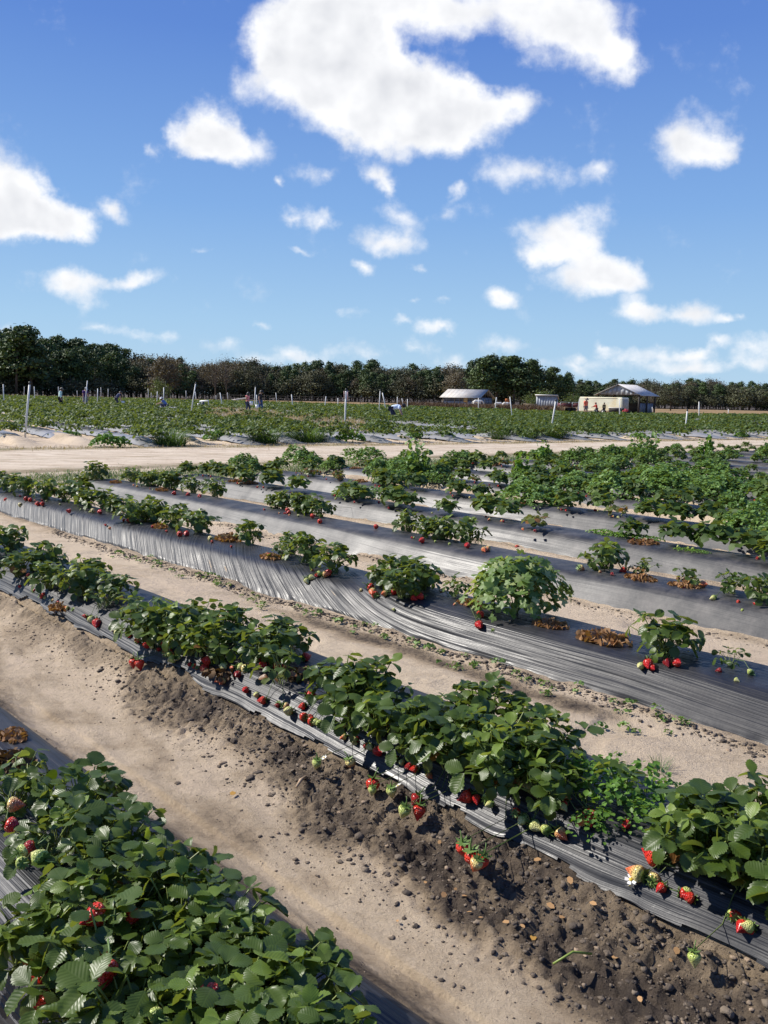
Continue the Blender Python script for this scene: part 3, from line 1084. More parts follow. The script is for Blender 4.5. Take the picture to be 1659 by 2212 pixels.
BERRY = {
    'red': berry_material('ripe_strawberry', (0.62, 0.045, 0.02), (0.50, 0.012, 0.012), (0.72, 0.34, 0.08)),
    'dark': berry_material('overripe_strawberry', (0.34, 0.015, 0.012), (0.22, 0.008, 0.01), (0.45, 0.2, 0.06)),
    'blush': berry_material('half_ripe_strawberry', (0.72, 0.60, 0.22), (0.72, 0.16, 0.06), (0.72, 0.5, 0.15)),
    'green': berry_material('unripe_strawberry', (0.42, 0.50, 0.12), (0.66, 0.62, 0.25), (0.36, 0.38, 0.08), 0.42),
}

# ------------------------------------------------------------------ strawberry leaves


def leaflet(L, Wd, fold, curl, teeth, n, seed=0):
    """one leaflet along +y from the origin in the xy plane; returns verts, faces, uvs"""
    r = random.Random(seed)
    vs, fs, uv = [], [], []
    ts = [i / n for i in range(n + 1)]

    def wid(t):
        return Wd * max(0.0, math.sin(math.pi * min(1, t) ** 1.22)) ** 0.62

    def bend(x, y):
        t = y / L
        k = abs(x) / Wd
        return fold * abs(x) * (1.25 - 0.75 * k) - curl * L * t * t + 0.05 * L * math.sin(t * 7 + seed) * k * k
    mid = []
    for t in ts:
        y = L * t
        mid.append(len(vs))
        vs.append((0, y, bend(0, y)))
        uv.append((0, t))
    for sgn in (-1, 1):
        edge = [mid[0]]
        inner = [mid[0]]
        m = n * (2 if teeth else 1)
        for j in range(1, m):
            t = j / m
            w = wid(t)
            if teeth:
                w *= 1.0 if j % 2 else 0.84
                yy = L * (t + (0.012 if j % 2 else 0.0))
            else:
                yy = L * t
            x = sgn * w
            edge.append(len(vs))
            vs.append((x, yy, bend(x, yy)))
            uv.append((x / L, yy / L))
        edge.append(mid[-1])
        if teeth:
            # an inner line half way out, so that the blade can cup
            inn = [mid[0]]
            for j in range(1, n):
                t = j / n
                x = sgn * wid(t) * 0.52
                y = L * (t - 0.02)
                inn.append(len(vs))
                vs.append((x, y, bend(x, y) + 0.05 * L * 0.25))
                uv.append((x / L, y / L))
            inn.append(mid[-1])
            for j in range(n):
                a, b_, c, d = mid[j], mid[j + 1], inn[j + 1], inn[j]
                q = [a, b_, c, d]
                q = [q[k] for k in range(4) if q[k] != q[k - 1]]
                if len(set(q)) > 2:
                    fs.append(tuple(q if sgn < 0 else q[::-1]))
                e0, e1, e2 = edge[2 * j], edge[2 * j + 1], edge[2 * j + 2]
                for tri in ((inn[j], e1, e0), (inn[j], inn[j + 1], e1), (inn[j + 1], e2, e1)):
                    if len(set(tri)) == 3:
                        fs.append(tuple(tri if sgn < 0 else tri[::-1]))
        else:
            for j in range(n):
                q = [mid[j], mid[j + 1], edge[j + 1], edge[j]]
                q = [q[k] for k in range(4) if q[k] != q[k - 1]]
                if len(set(q)) > 2:
                    fs.append(tuple(q if sgn < 0 else q[::-1]))
    return vs, fs, uv


def leaf_geo(lean, plen, L, seed, near=True, droop=0.15):
    """a trifoliate leaf: stalk rising from the origin towards +y, three leaflets at its end"""
    r = random.Random(seed)
    vs, fs, uv, mi = [], [], [], []
    pts = []
    p = Vector((0, 0, 0))
    nseg = 5 if near else 2
    for i in range(nseg + 1):
        pts.append(p.copy())
        a = lean * (0.45 + 0.75 * i / nseg)
        p = p + Vector((0.03 * math.sin(seed + i), math.sin(a), math.cos(a))) * (plen / nseg)
    if near:
        mb = MB()
        mb.tube(pts, [0.0032 - 0.0009 * i / nseg for i in range(nseg + 1)], 4, False)
        vs += mb.v
        fs += mb.f
        mi += [1] * len(mb.f)
        uv += [(0, 0)] * len(mb.v)
    end = pts[-1]
    for k in (-1, 0, 1):
        l = L * (1.0 if k == 0 else 0.93) * r.uniform(0.92, 1.08)
        a, b, c = leaflet(l, l * r.uniform(0.42, 0.50), r.uniform(-0.15, 0.85) if near else r.uniform(.1, .4), r.uniform(-0.12, 0.48), near, 7 if near else 3, seed + k * 5)
        # blade plane: leans outwards a little, side leaflets swung round
        tiltx = R(90) - lean * 0.55 - R(78) - droop + r.uniform(-.7, .8)
        M = Matrix.Translation(end) @ Matrix.Rotation(tiltx, 4, 'X') @ Matrix.Rotation(-k * r.uniform(1.15, 1.5), 4, 'Z') @ Matrix.Rotation(r.uniform(-.35, .45), 4, 'X') @ Matrix.Rotation(k * r.uniform(-0.5, .5) + r.uniform(-.3, .3), 4, 'Y') @ Matrix.Translation((0, 0.006, 0))
        base = len(vs)
        vs += [tuple(M @ Vector(q)) for q in a]
        fs += [tuple(i + base for i in q) for q in b]
        mi += [0] * len(b)
        uv += c
    return vs, fs, uv, mi


def flip_up(vs, fs):
    return fs


LEANS = [0.12, 0.32, 0.55, 0.78, 1.0, 1.22]
LEAF_MESH = []
for li, ln in enumerate(LEANS):
    row = []
    for k in range(4):
        pl = [0.175, 0.18, 0.185, 0.18, 0.175, 0.17][li] * random.uniform(0.9, 1.1)
        v, f, uv, mi = leaf_geo(ln, pl, random.uniform(0.050, 0.070), li * 31 + k * 7, True)
        row.append(mesh_np('leaf', np.array(v), f, [LEAF, STALK], True, uv=np.array(uv), mat_index=mi))
    LEAF_MESH.append(row)
LEAF_MESH_NEW = []
for li, ln in enumerate(LEANS[:4]):
    for k in range(2):
        v, f, uv, mi = leaf_geo(ln, 0.185, random.uniform(0.040, 0.056), 800 + li * 9 + k, True)
        LEAF_MESH_NEW.append(mesh_np('leaf', np.array(v), f, [LEAF_NEW, STALK], True, uv=np.array(uv), mat_index=mi))
LEAF_MESH_YEL = []
for k in range(4):
    v, f, uv, mi = leaf_geo(0.9 + 0.1 * k, 0.10, 0.055, 400 + k, True, 0.3)
    LEAF_MESH_YEL.append(mesh_np('leaf', np.array(v), f, [LEAF_YEL, STALK], True, uv=np.array(uv), mat_index=mi))


def berry_mesh(mat, n=12, m=9):
    vs, fs = [], []
    for j in range(m + 1):
        t = j / m
        r = 0.5 * math.sin(math.pi * min(1.0, 0.02 + t) ** 0.66) ** 0.85 * (1 - 0.18 * t)
        z = 0.06 * math.sin(math.pi * t) - 1.12 * t
        for k in range(n):
            a = 2 * math.pi * k / n
            rr = r * (1 + 0.05 * math.sin(3 * a + 1.3))
            vs.append((rr * math.cos(a), rr * math.sin(a), z))
    for j in range(m):
        for k in range(n):
            k2 = (k + 1) % n
            fs.append((j * n + k, (j + 1) * n + k, (j + 1) * n + k2, j * n + k2))
    return mesh_np('strawberry', np.array(vs), fs, mat, True)


BERRY_MESH = {k: berry_mesh(m) for k, m in BERRY.items()}
_mb = MB()
for _k in range(8):
    _a = 2 * math.pi * _k / 8
    _c, _s = math.cos(_a), math.sin(_a)
    _mb.add([(-.09 * _s, .09 * _c, .04), (.09 * _s, -.09 * _c, .04), (.33 * _c + .09 * _s, .33 * _s - .09 * _c, .04), (.50 * _c, .50 * _s, .10 + .1 * (_k % 2)), (.33 * _c - .09 * _s, .33 * _s + .09 * _c, .04)], [(0, 1, 2, 3, 4)])
_mb.tube([(0, 0, 0.02), (0.05, 0.02, 0.35), (0.2, 0.06, 0.75)], [.06, .045, .04], 5)
CALYX_MESH = _mb.mesh('calyx', CALYX)
_mb = MB()
for _k in range(5):
    _a = 2 * math.pi * _k / 5
    _p = [Vector((math.cos(_a + d) * q, math.sin(_a + d) * q, h)) for d, q, h in ((0, .1, 0), (-.5, .6, .08), (-.3, 1, .16), (.3, 1, .16), (.5, .6, .08))]
    _mb.add(_p, [(0, 1, 2, 3, 4)])
FLOWER_MESH = _mb.mesh('petals', PETAL)
_mb = MB()
_mb.tube([(0, 0, -.02), (0, 0, .12), (0, 0, .2)], [.3, .3, .12], 8)
FLOWER_HEART = _mb.mesh('flower_heart', YELLOW)


def add_berry(parent, p, size, kind, rot, calyx=True):
    """p in the plant's own frame"""
    b = link('strawberry', BERRY_MESH[kind], parent, p, rot, size)
    if calyx:
        link('calyx', CALYX_MESH, b)
    return b


def add_flower(parent, p, size=0.016, rot=(0, 0, 0)):
    f = link('flower', FLOWER_MESH, parent, p, rot, size)
    link('flower_heart', FLOWER_HEART, f)
    return f


PLANTS = []       # (object, row, u, v) of every near strawberry plant


def near_plant(row, u, v, rad=0.2, n=30, yellow=0, label='', group='', lift=0.0, seed=None):
    r = random.Random(seed if seed is not None else int(u * 977 + v * 331))
    z = plastic_z(row, u, v)
    t = thing('strawberry_plant', label, 'strawberry plant', W(u, v, z - 0.005), 0.0, group)
    k = rad / 0.2
    for i in range(n):
        q = (i + 0.5) / n
        li = min(5, int(q ** 0.72 * 6))
        az = i * 2.39996 + r.uniform(-.4, .4)
        s = k * r.uniform(0.68, 1.22) * (1.0 + lift)
        me = r.choice(LEAF_MESH[li]) if r.random() > .10 else r.choice(LEAF_MESH_NEW)
        link('leaf', me, t, (r.uniform(-.035, .035) * k, r.uniform(-.035, .035) * k, 0), (r.uniform(-.30, .30), r.uniform(-.30, .30), az), s)
    for i in range(yellow):
        link('leaf', r.choice(LEAF_MESH_YEL), t, (r.uniform(-.05, .05), r.uniform(-.05, .05), 0), (0, 0, r.uniform(0, 6.28)), k * r.uniform(0.8, 1.2))
    t['rad'] = rad
    PLANTS.append((t, row, u, v))
    return t


def hit_bed(row, xd, yd, off=0.0):
    """where the line of sight through this place of the photograph meets the bed's sheet"""
    d = ray(xd, yd)
    lo = 0.5
    for k in range(1500):
        t = lo + k * 0.01
        p = Vector((0, 0, CAM_H)) + d * t
        u, v = UV(p)
        dv = v - NEAR_ROWS[row] - float(wob(row, np.array([u]))[0])
        zs = float(bed_z(np.array([dv]))[0]) if abs(dv) < .38 else 0.0
        if row == 2 and dv < -.36:
            zs = 0.06
        if p.z <= zs + off:
            return u, v, zs
    return u, v, 0.0


LAB = {
    1: ('dense dark green strawberry bush in the foremost bed beside the damp footpath', 'strawberry plants of the foremost bed'),
    2: ('dark green strawberry bush on the ribbed plastic bed above the crumbled soil bank', 'strawberry plants above the soil bank'),
    3: ('strawberry plant on the wrinkled grey sheened bed with the pale leafy weed', 'strawberry plants on the wrinkled bed'),
    4: ('strawberry plant on the smooth satin bed behind the pale leafy weed', 'strawberry plants on the satin bed'),
}
# bases as seen in the photograph: row, x, y, radius in metres, leaves, yellow leaves
SPOTS = [
    # foremost bed
    (1, 60, 1740, .15, 38, 0), (200, 1770), (150, 1850), (285, 1850), (230, 1930), (370, 1930), (420, 2010), (300, 2030), (130, 2060),
    (40, 2120), (500, 2040), (560, 2110), (420, 2110), (250, 2140), (640, 2150), (330, 2230), (520, 2220), (160, 2230), (680, 2240), (440, 2300), (600, 2320), (760, 2330), (300, 2330), (200, 2000),
    # bed above the bank
    (2, 1640, 1800, .17, 44, 0), (1480, 1960), (1570, 1990), (1650, 1930), (1540, 1860), (1730, 2050),
    (1160, 1790), (1060, 1770), (1090, 1700), (960, 1690), (870, 1690), (1010, 1640), (1190, 1660), (1130, 1600), (900, 1610), (800, 1620), (760, 1570), (1030, 1570), (745, 1515), (800, 1530), (1100, 1650), (930, 1655),
    (330, 1410), (400, 1425), (470, 1425), (570, 1430), (615, 1415), (420, 1375), (500, 1385), (310, 1385),
    (250, 1290), (180, 1285), (110, 1270), (190, 1250), (40, 1245), (100, 1230), (20, 1190), (-30, 1215), (-80, 1180), (-150, 1165), (-60, 1150),
]


def place_spots():
    row, rad, n, yel = 1, .2, 30, 0
    rr = random.Random(5)
    for sp in SPOTS:
        if len(sp) == 6:
            row, x, y, rad, n, yel = sp
        else:
            x, y = sp
        u, v, z = hit_bed(row, x, y)
        vc = NEAR_ROWS[row]
        v = min(max(v - (.035 if row == 1 else 0), vc - (.30 if row == 1 else .25)), vc + (.12 if row == 1 else .2))
        lab, grp = LAB[row]
        near_plant(row, u, v, rad * rr.uniform(.88, 1.12), n, rr.choice((0, 0, 1, 2)), lab, grp, 0.0)


place_spots()
# smaller or thinner plants with looks of their own
for (row, x, y, rad, n, yel, lab) in [
    (2, 575, 1515, .15, 13, 3, 'small low strawberry plant alone on the ribbed plastic above the soil bank'),
    (2, 675, 1575, .15, 16, 0, 'low strawberry plant with red berries at the end of the ribbed bed\'s large clump'),
    (2, 200, 1335, .14, 14, 3, 'flattened strawberry plant with dry leaves on the ribbed plastic bed'),
    (2, 290, 1345, .15, 16, 4, 'sparse strawberry plant with browning leaves on the ribbed plastic bed'),
    (2, 1350, 1740, .13, 12, 0, 'small strawberry plant among the clover-like weed on the ribbed bed'),
    (3, 1580, 1440, .10, 12, 0, 'tiny strawberry plant on bare black plastic beside one fallen yellow berry'),
    (3, 1435, 1415, .20, 46, 0, 'rounded strawberry bush with red berries and one white flower on bare plastic'),
    (3, 985, 1290, .13, 16, 3, 'small reddish strawberry plant squeezed beside the pale green leafy weed'),
    (3, 610, 1205, .14, 12, 6, 'yellowing strawberry plant on the wrinkled bed between two greener clumps'),
    (4, 1390, 1240, .13, 10, 6, 'yellowing strawberry plant on bare satin plastic beside a rounded dark bush'),
    (4, 1490, 1262, .13, 10, 6, 'yellowing strawberry plant with one blushing berry on the satin plastic'),
    (4, 1305, 1228, .20, 44, 0, 'rounded dark strawberry bush standing alone on the satin plastic'),
    (4, 1178, 1192, .10, 9, 2, 'tiny strawberry plant beside brown litter on the satin plastic'),
    (4, 1580, 1283, .15, 22, 0, 'small rounded strawberry bush beside the yellowing plants on the satin plastic'),
]:
    u, v, z = hit_bed(row, x, y)
    near_plant(row, u, min(max(v, NEAR_ROWS[row] - .2), NEAR_ROWS[row] + .2), rad, n, yel, lab, '')
for (row, pts) in (
    (3, [(870, 1290, .18), (910, 1275, .18), (830, 1265, .17), (880, 1262, .15), (720, 1235, .18), (760, 1225, .15), (660, 1215, .17), (690, 1200, .15), (430, 1150, .18), (380, 1140, .17), (470, 1145, .17), (420, 1128, .15), (500, 1150, .13),
         (300, 1112, .2), (285, 1128, .17), (330, 1128, .15), (225, 1100, .17), (190, 1095, .16), (140, 1082, .18), (100, 1078, .17), (60, 1070, .18), (20, 1062, .17), (150, 1068, .16), (80, 1058, .16), (-30, 1055, .18), (-80, 1045, .18)]),
    (4, [(1110, 1178, .17), (1010, 1172, .18), (955, 1165, .17), (1050, 1165, .17), (920, 1160, .14), (800, 1130, .17), (745, 1122, .18), (690, 1115, .17), (650, 1108, .16), (770, 1115, .15), (590, 1095, .17), (560, 1085, .17), (500, 1078, .18),
         (460, 1070, .17), (410, 1062, .17), (360, 1055, .17), (320, 1050, .15), (210, 1035, .2), (180, 1032, .17), (1645, 1298, .15)])):
    for x, y, rad in pts:
        u, v, z = hit_bed(row, x, y)
        lab, grp = LAB[row]
        near_plant(row, u, min(max(v, NEAR_ROWS[row] - .2), NEAR_ROWS[row] + .2), rad * (1.22 if x < 700 else 1.1), 40, 0, lab, grp)

# berries that can be picked out in the photograph: row, x, y, half width there, kind
BERRIES = {
    1: [(228, 1977, 20, 'red'), (265, 1985, 16, 'red'), (235, 2085, 20, 'red'), (208, 2112, 14, 'dark'), (42, 2160, 20, 'red'), (95, 2182, 16, 'red'), (462, 2147, 20, 'red'),
        (95, 1865, 14, 'green'), (50, 1866, 10, 'green'), (40, 1848, 11, 'green'), (15, 1745, 12, 'blush'), (12, 1785, 12, 'red'), (78, 1832, 13, 'dark'), (197, 2092, 11, 'green'), (340, 2200, 12, 'green')],
    2: [(1003, 1838, 14, 'red'), (1021, 1856, 18, 'red'), (1048, 1867, 14, 'red'), (1036, 1876, 12, 'blush'), (1425, 1874, 17, 'red'), (1372, 1950, 15, 'blush'), (1405, 1917, 12, 'blush'), (1390, 1968, 8, 'green'), (1501, 2079, 11, 'green'),
        (1270, 1762, 14, 'red'), (1256, 1776, 11, 'blush'), (1208, 1716, 11, 'blush'), (1212, 1738, 8, 'green'), (1203, 1800, 11, 'blush'), (1183, 1802, 10, 'green'), (1140, 1808, 11, 'green'), (1017, 1727, 12, 'red'),
        (908, 1733, 11, 'dark'), (910, 1757, 12, 'red'), (880, 1760, 12, 'green'), (848, 1718, 10, 'green'), (811, 1697, 13, 'red'), (808, 1716, 8, 'green'), (800, 1652, 10, 'red'), (757, 1655, 10, 'blush'), (689, 1656, 9, 'green'),
        (667, 1580, 9, 'red'), (648, 1578, 9, 'red'), (686, 1580, 8, 'green'), (697, 1587, 8, 'green'), (663, 1503, 10, 'red'), (612, 1525, 8, 'blush'), (572, 1519, 8, 'red'), (613, 1570, 9, 'green'), (1440, 1790, 10, 'green'),
        (306, 1407, 9, 'red'), (303, 1436, 9, 'red'), (291, 1434, 8, 'red'), (345, 1440, 9, 'red'), (352, 1431, 9, 'red'), (370, 1440, 8, 'green'), (439, 1446, 9, 'red'), (455, 1430, 9, 'red'), (482, 1437, 8, 'green'), (533, 1448, 9, 'blush'), (514, 1443, 8, 'green'),
        (571, 1435, 8, 'red'), (590, 1443, 9, 'red'), (605, 1443, 9, 'red'), (607, 1428, 8, 'red'), (655, 1424, 9, 'red'), (245, 1385, 7, 'red'), (200, 1360, 10, 'red'), (192, 1342, 7, 'green'), (86, 1292, 7, 'red'), (288, 1402, 7, 'green')],
    3: [(1400, 1432, 11, 'red'), (1386, 1440, 8, 'green'), (1440, 1430, 10, 'dark'), (1458, 1433, 10, 'red'), (1624, 1455, 7, 'green'), (1034, 1334, 9, 'red'), (1033, 1352, 10, 'red'), (1064, 1365, 5, 'green'), (890, 1290, 8, 'red'), (915, 1290, 8, 'red'),
        (845, 1281, 8, 'red'), (795, 1269, 10, 'red'), (805, 1279, 9, 'blush'), (812, 1289, 9, 'red'), (834, 1283, 7, 'blush'), (717, 1240, 8, 'red'), (697, 1244, 8, 'blush'), (685, 1241, 7, 'green'), (660, 1253, 7, 'green'), (668, 1250, 7, 'green'),
        (583, 1203, 7, 'red'), (612, 1205, 6, 'green'), (456, 1165, 7, 'blush'), (405, 1153, 7, 'red'), (388, 1156, 7, 'red'), (285, 1126, 6, 'red'), (200, 1106, 6, 'blush'), (215, 1108, 6, 'red'), (64, 1083, 6, 'red'), (57, 1080, 6, 'red'), (85, 1089, 6, 'red'), (95, 1091, 6, 'red'), (45, 1092, 5, 'blush'), (10, 1081, 6, 'red'), (153, 1106, 5, 'red')],
    4: [(1010, 1180, 7, 'red'), (915, 1168, 7, 'red'), (950, 1160, 8, 'blush'), (1045, 1187, 7, 'blush'), (1055, 1185, 7, 'blush'), (1118, 1186, 6, 'red'), (1250, 1228, 8, 'blush'), (1352, 1232, 8, 'red'), (1512, 1265, 9, 'blush'), (840, 1108, 6, 'red'), (628, 1108, 6, 'red'),
        (690, 1129, 6, 'red'), (810, 1140, 6, 'red'), (672, 1118, 6, 'red'), (620, 1105, 6, 'red'), (410, 1068, 6, 'red'), (430, 1072, 6, 'red'), (380, 1066, 6, 'red'), (170, 1043, 6, 'blush'), (1545, 1290, 6, 'green')],
}


def place_berries():
    rr = random.Random(9)
    for row, lst in BERRIES.items():
        for (x, y, hw, kind) in lst:
            u, v, zs = hit_bed(row, x, y, 0.016)
            p = W(u, v, zs)
            dist = (p - Vector((0, 0, CAM_H))).length
            size = min(0.058, max(0.020, 2 * hw / FPX * dist * (1.2 if row < 3 else 1.0)))
            vc_ = NEAR_ROWS[row] + float(wob(row, np.array([u]))[0])
            hang0 = row == 2 and (v < vc_ - .345)
            if not hang0 and v < vc_ - .29:
                v = vc_ - .29
            zs = max(zs, float(bed_z(np.array([v - vc_]))[0])) if not hang0 else zs
            p = W(u, v, zs)
            if row == 1:
                back = (Vector((0, 0, CAM_H)) - p).normalized()
                p = p + back * (0.09 / back.z)
            best = min((q for q in PLANTS if q[1] == row), key=lambda q: (q[2] - u) ** 2 + (q[3] - v) ** 2)
            t = best[0]
            hang = hang0
            if hang:
                rot = (rr.uniform(-.35, .35), rr.uniform(-.35, .35), rr.uniform(0, 6.28))
                q = p + Vector((0, 0, 0.045)) - V * 0.008
                # hanging stalk from the berry up to the plant's crown
                mb = MB()
                a = q - t.location + Vector((0, 0, size * .15))
                top = Vector((0, 0, 0.05))
                ph = W(u, vc_ - .30, float(bed_z(np.array([-.30]))[0]) + .014) - t.location
                pm = ph * .5 + Vector((0, 0, .03))
                mb.tube([a, a.lerp(ph, .6), ph, pm, top * .4], 0.0015, 4, False)
                mb.build('fruit_stalk', FSTALK, t, True)
            else:
                rot = (R(rr.uniform(60, 105)), 0, rr.uniform(0, 6.28))
                q = p + Vector((0, 0, size * 0.44))
                if size > 0.034:
                    mb = MB()
                    a = q - t.location
                    top = Vector((0, 0, 0.045))
                    mb.tube([a, a * 0.6 + Vector((0, 0, 0.05)), top], 0.0015, 4, False)
                    mb.build('fruit_stalk', FSTALK, t, True)
            add_berry(t, q - t.location, size, kind, rot, dist < 7)


    # more fruit strung along the near edge of each plant
    for (t, row, u, v) in list(PLANTS):
        if row == 1:
            continue
        for k in range(rr.choice((1, 2, 3, 4)) if row == 2 else rr.choice((0, 1, 1, 2))):
            uu = u + rr.uniform(-.16, .16)
            vc_ = NEAR_ROWS[row] + float(wob(row, np.array([uu]))[0])
            vv = min(vc_ - .10, max(vc_ - .285, v - rr.uniform(.10, .22)))
            size = rr.uniform(.024, .038) if row == 2 else rr.uniform(.022, .034)
            q = W(uu, vv, float(bed_z(np.array([vv - vc_]))[0]) + size * .44)
            add_berry(t, q - t.location, size, rr.choice(('red', 'red', 'red', 'blush', 'blush', 'green', 'green', 'dark')), (R(rr.uniform(55, 110)), rr.uniform(-.3, .3), rr.uniform(0, 6.28)), row == 2)


place_berries()
for (row, x, y, sz) in [(2, 1362, 1910, .018), (2, 1360, 1928, .014), (3, 1488, 1410, .018), (1, 35, 1855, .02), (1, 300, 2045, .016), (1, 55, 1840, .018), (3, 1100, 1345, .012), (1, 180, 1900, .016), (1, 400, 2080, .016), (2, 1120, 1760, .016), (2, 860, 1700, .014), (2, 700, 1640, .014), (2, 560, 1440, .013), (2, 380, 1430, .012), (3, 880, 1285, .012)]:
    u, v, zs = hit_bed(row, x, y, 0.03)
    best = min((q for q in PLANTS if q[1] == row), key=lambda q: (q[2] - u) ** 2 + (q[3] - v) ** 2)
    add_flower(best[0], W(u, v, zs + 0.035) - best[0].location, sz, (R(25), R(-20), random.uniform(0, 6)))
# ------------------------------------------------------------------ plants further back


def joined(items):
    vs, fs, uv = [], [], []
    for (v, f, q, M) in items:
        b = len(vs)
        vs += [tuple(M @ Vector(p)) for p in v]
        fs += [tuple(i + b for i in g) for g in f]
        uv += q
    return vs, fs, uv


FOL = []
for _p in range(7):
    rr = random.Random(600 + _p)
    items = []
    nl = rr.randint(26, 34)
    for i in range(nl):
        q = (i + .5) / nl
        li = min(5, int(q ** .75 * 6))
        v, f, uv, mi = leaf_geo(LEANS[li], 0.175 * rr.uniform(.8, 1.15), rr.uniform(.068, .088), rr.randint(0, 9999), False)
        M = Matrix.Rotation(i * 2.4 + rr.uniform(-.4, .4), 4, 'Z') @ Matrix.Rotation(rr.uniform(-.15, .15), 4, 'X')
        items.append((v, f, uv, M))
    v, f, uv = joined(items)
    FOL.append(mesh_np('foliage', np.array(v), f, LEAF_FAR, True, uv=np.array(uv)))
FOL_YEL = []
for _p in range(3):
    rr = random.Random(700 + _p)
    items = []
    for i in range(12):
        v, f, uv, mi = leaf_geo(rr.uniform(.6, 1.3), 0.10 * rr.uniform(.8, 1.2), rr.uniform(.05, .065), rr.randint(0, 9999), False, .3)
        items.append((v, f, uv, Matrix.Rotation(i * 2.4 + rr.uniform(-.4, .4), 4, 'Z')))
    v, f, uv = joined(items)
    FOL_YEL.append(mesh_np('foliage', np.array(v), f, LEAF_YEL, True, uv=np.array(uv)))


def leaf_cloud(n, shape, size, seed, lobes=True, up=0.5):
    """n small leaves spread over a mound; returns verts and faces"""
    r = np.random.default_rng(seed)
    pos, nor = shape(r, n)
    k = size * r.uniform(.65, 1.35, n)
    nrm = nor * (1 - up) + np.array([0, 0, 1.0]) * up + r.normal(0, .45, (n, 3))
    nrm /= np.linalg.norm(nrm, axis=1)[:, None]
    t = np.cross(nrm, r.normal(0, 1, (n, 3)))
    t /= np.linalg.norm(t, axis=1)[:, None]
    b = np.cross(nrm, t)
    if lobes:      # six-point leaf with a fold
        pat = np.array([[-.5, 0, 0], [-.15, .42, .10], [.2, .34, .08], [.55, 0, -.08], [.2, -.34, .08], [-.15, -.42, .10]])
        fac = np.array([[0, 3, 2, 1], [0, 5, 4, 3]])
    else:
        pat = np.array([[-.5, 0, 0], [0, .33, .06], [.5, 0, -.05], [0, -.33, .06]])
        fac = np.array([[0, 3, 2, 1]])
    m = len(pat)
    P = pos[:, None, :] + k[:, None, None] * (pat[None, :, 0:1] * t[:, None, :] + pat[None, :, 1:2] * b[:, None, :] + pat[None, :, 2:3] * nrm[:, None, :])
    F = (np.arange(n) * m)[:, None, None] + fac[None]
    return P.reshape(-1, 3), F.reshape(-1, 4)


def dome(rx, ry, h, lump=.18, seed=1):
    def f(r, n):
        a = r.uniform(0, 6.283, n)
        q = np.sqrt(r.uniform(0, 1, n))
        x, y = np.cos(a) * q, np.sin(a) * q
        top = np.sqrt(np.maximum(0, 1 - q * q))
        lum = 1 + lump * fbm(x * 2.6 + seed, y * 2.6, 3, seed) * 2
        depth = r.uniform(0.55, 1.0, n) ** .5
        z = h * top * lum * depth
        pos = np.stack([x * rx * (0.9 + .2 * lum - .2), y * ry * lum, z + 0.01], -1)
        nor = np.stack([x, y, top + .3], -1)
        nor /= np.linalg.norm(nor, axis=1)[:, None]
        return pos, nor
    return f


MOUND = []
for _p in range(5):
    v, f = leaf_cloud(1300, dome(.34, .30, .30, .32, 40 + _p), .040, 800 + _p)
    MOUND.append(mesh_np('foliage', v, f, WEED, True))
TALLWEED = []
for _p in range(3):
    rr = np.random.default_rng(850 + _p)
    parts = []
    for s_ in range(9):
        a = rr.uniform(0, 6.28)
        q = rr.uniform(0, .16)
        hh = rr.uniform(.30, .62)
        n = int(50 * hh)
        zz = rr.uniform(.03, hh, n)
        pos = np.stack([np.cos(a) * (q + .10 * zz) + rr.normal(0, .035, n), np.sin(a) * (q + .1 * zz) + rr.normal(0, .035, n), zz], -1)
        nor = rr.normal(0, 1, (n, 3))
        parts.append((pos, nor))
    pos = np.concatenate([p[0] for p in parts])
    nor = np.concatenate([p[1] for p in parts])
    nor /= np.linalg.norm(nor, axis=1)[:, None]
    v, f = leaf_cloud(len(pos), lambda r, n, P=pos, Q=nor: (P, Q), .075, 860 + _p)
    TALLWEED.append(mesh_np('foliage', v, f, WEED_BRIGHT if _p == 1 else WEED, True))
CREEP = []
for _p in range(3):
    v, f = leaf_cloud(520, dome(.42, .13, .045, .4, 60 + _p), .026, 880 + _p, up=.6)
    CREEP.append(mesh_np('foliage', v, f, WEED_BRIGHT, True))


def blades(n, rad, length, width, seed, lean=(.15, .75), segs=4, droop=1.1, spread=1.0):
    r = np.random.default_rng(seed)
    vs, fs = [], []
    for i in range(n):
        a = r.uniform(0, 6.283)
        q = rad * math.sqrt(r.uniform(0, 1))
        p = Vector((q * math.cos(a), q * math.sin(a), 0))
        az = a + r.normal(0, .6)
        d = Vector((math.cos(az), math.sin(az), 0))
        sd = Vector((-d.y, d.x, 0))
        l = length * r.uniform(.55, 1.1)
        th = r.uniform(*lean) * (0.5 + 0.7 * q / rad) * spread
        w = width * r.uniform(.7, 1.3)
        b = len(vs)
        for s in range(segs + 1):
            t = s / segs
            ww = w * (1 - t) ** .7
            vs.append(tuple(p - sd * ww))
            vs.append(tuple(p + sd * ww))
            p = p + (d * math.sin(th) + Vector((0, 0, 1)) * math.cos(th)) * (l / segs)
            th += droop / segs * r.uniform(.6, 1.3)
        for s in range(segs):
            fs.append((b + 2 * s, b + 2 * s + 1, b + 2 * s + 3, b + 2 * s + 2))
    return np.array(vs), fs


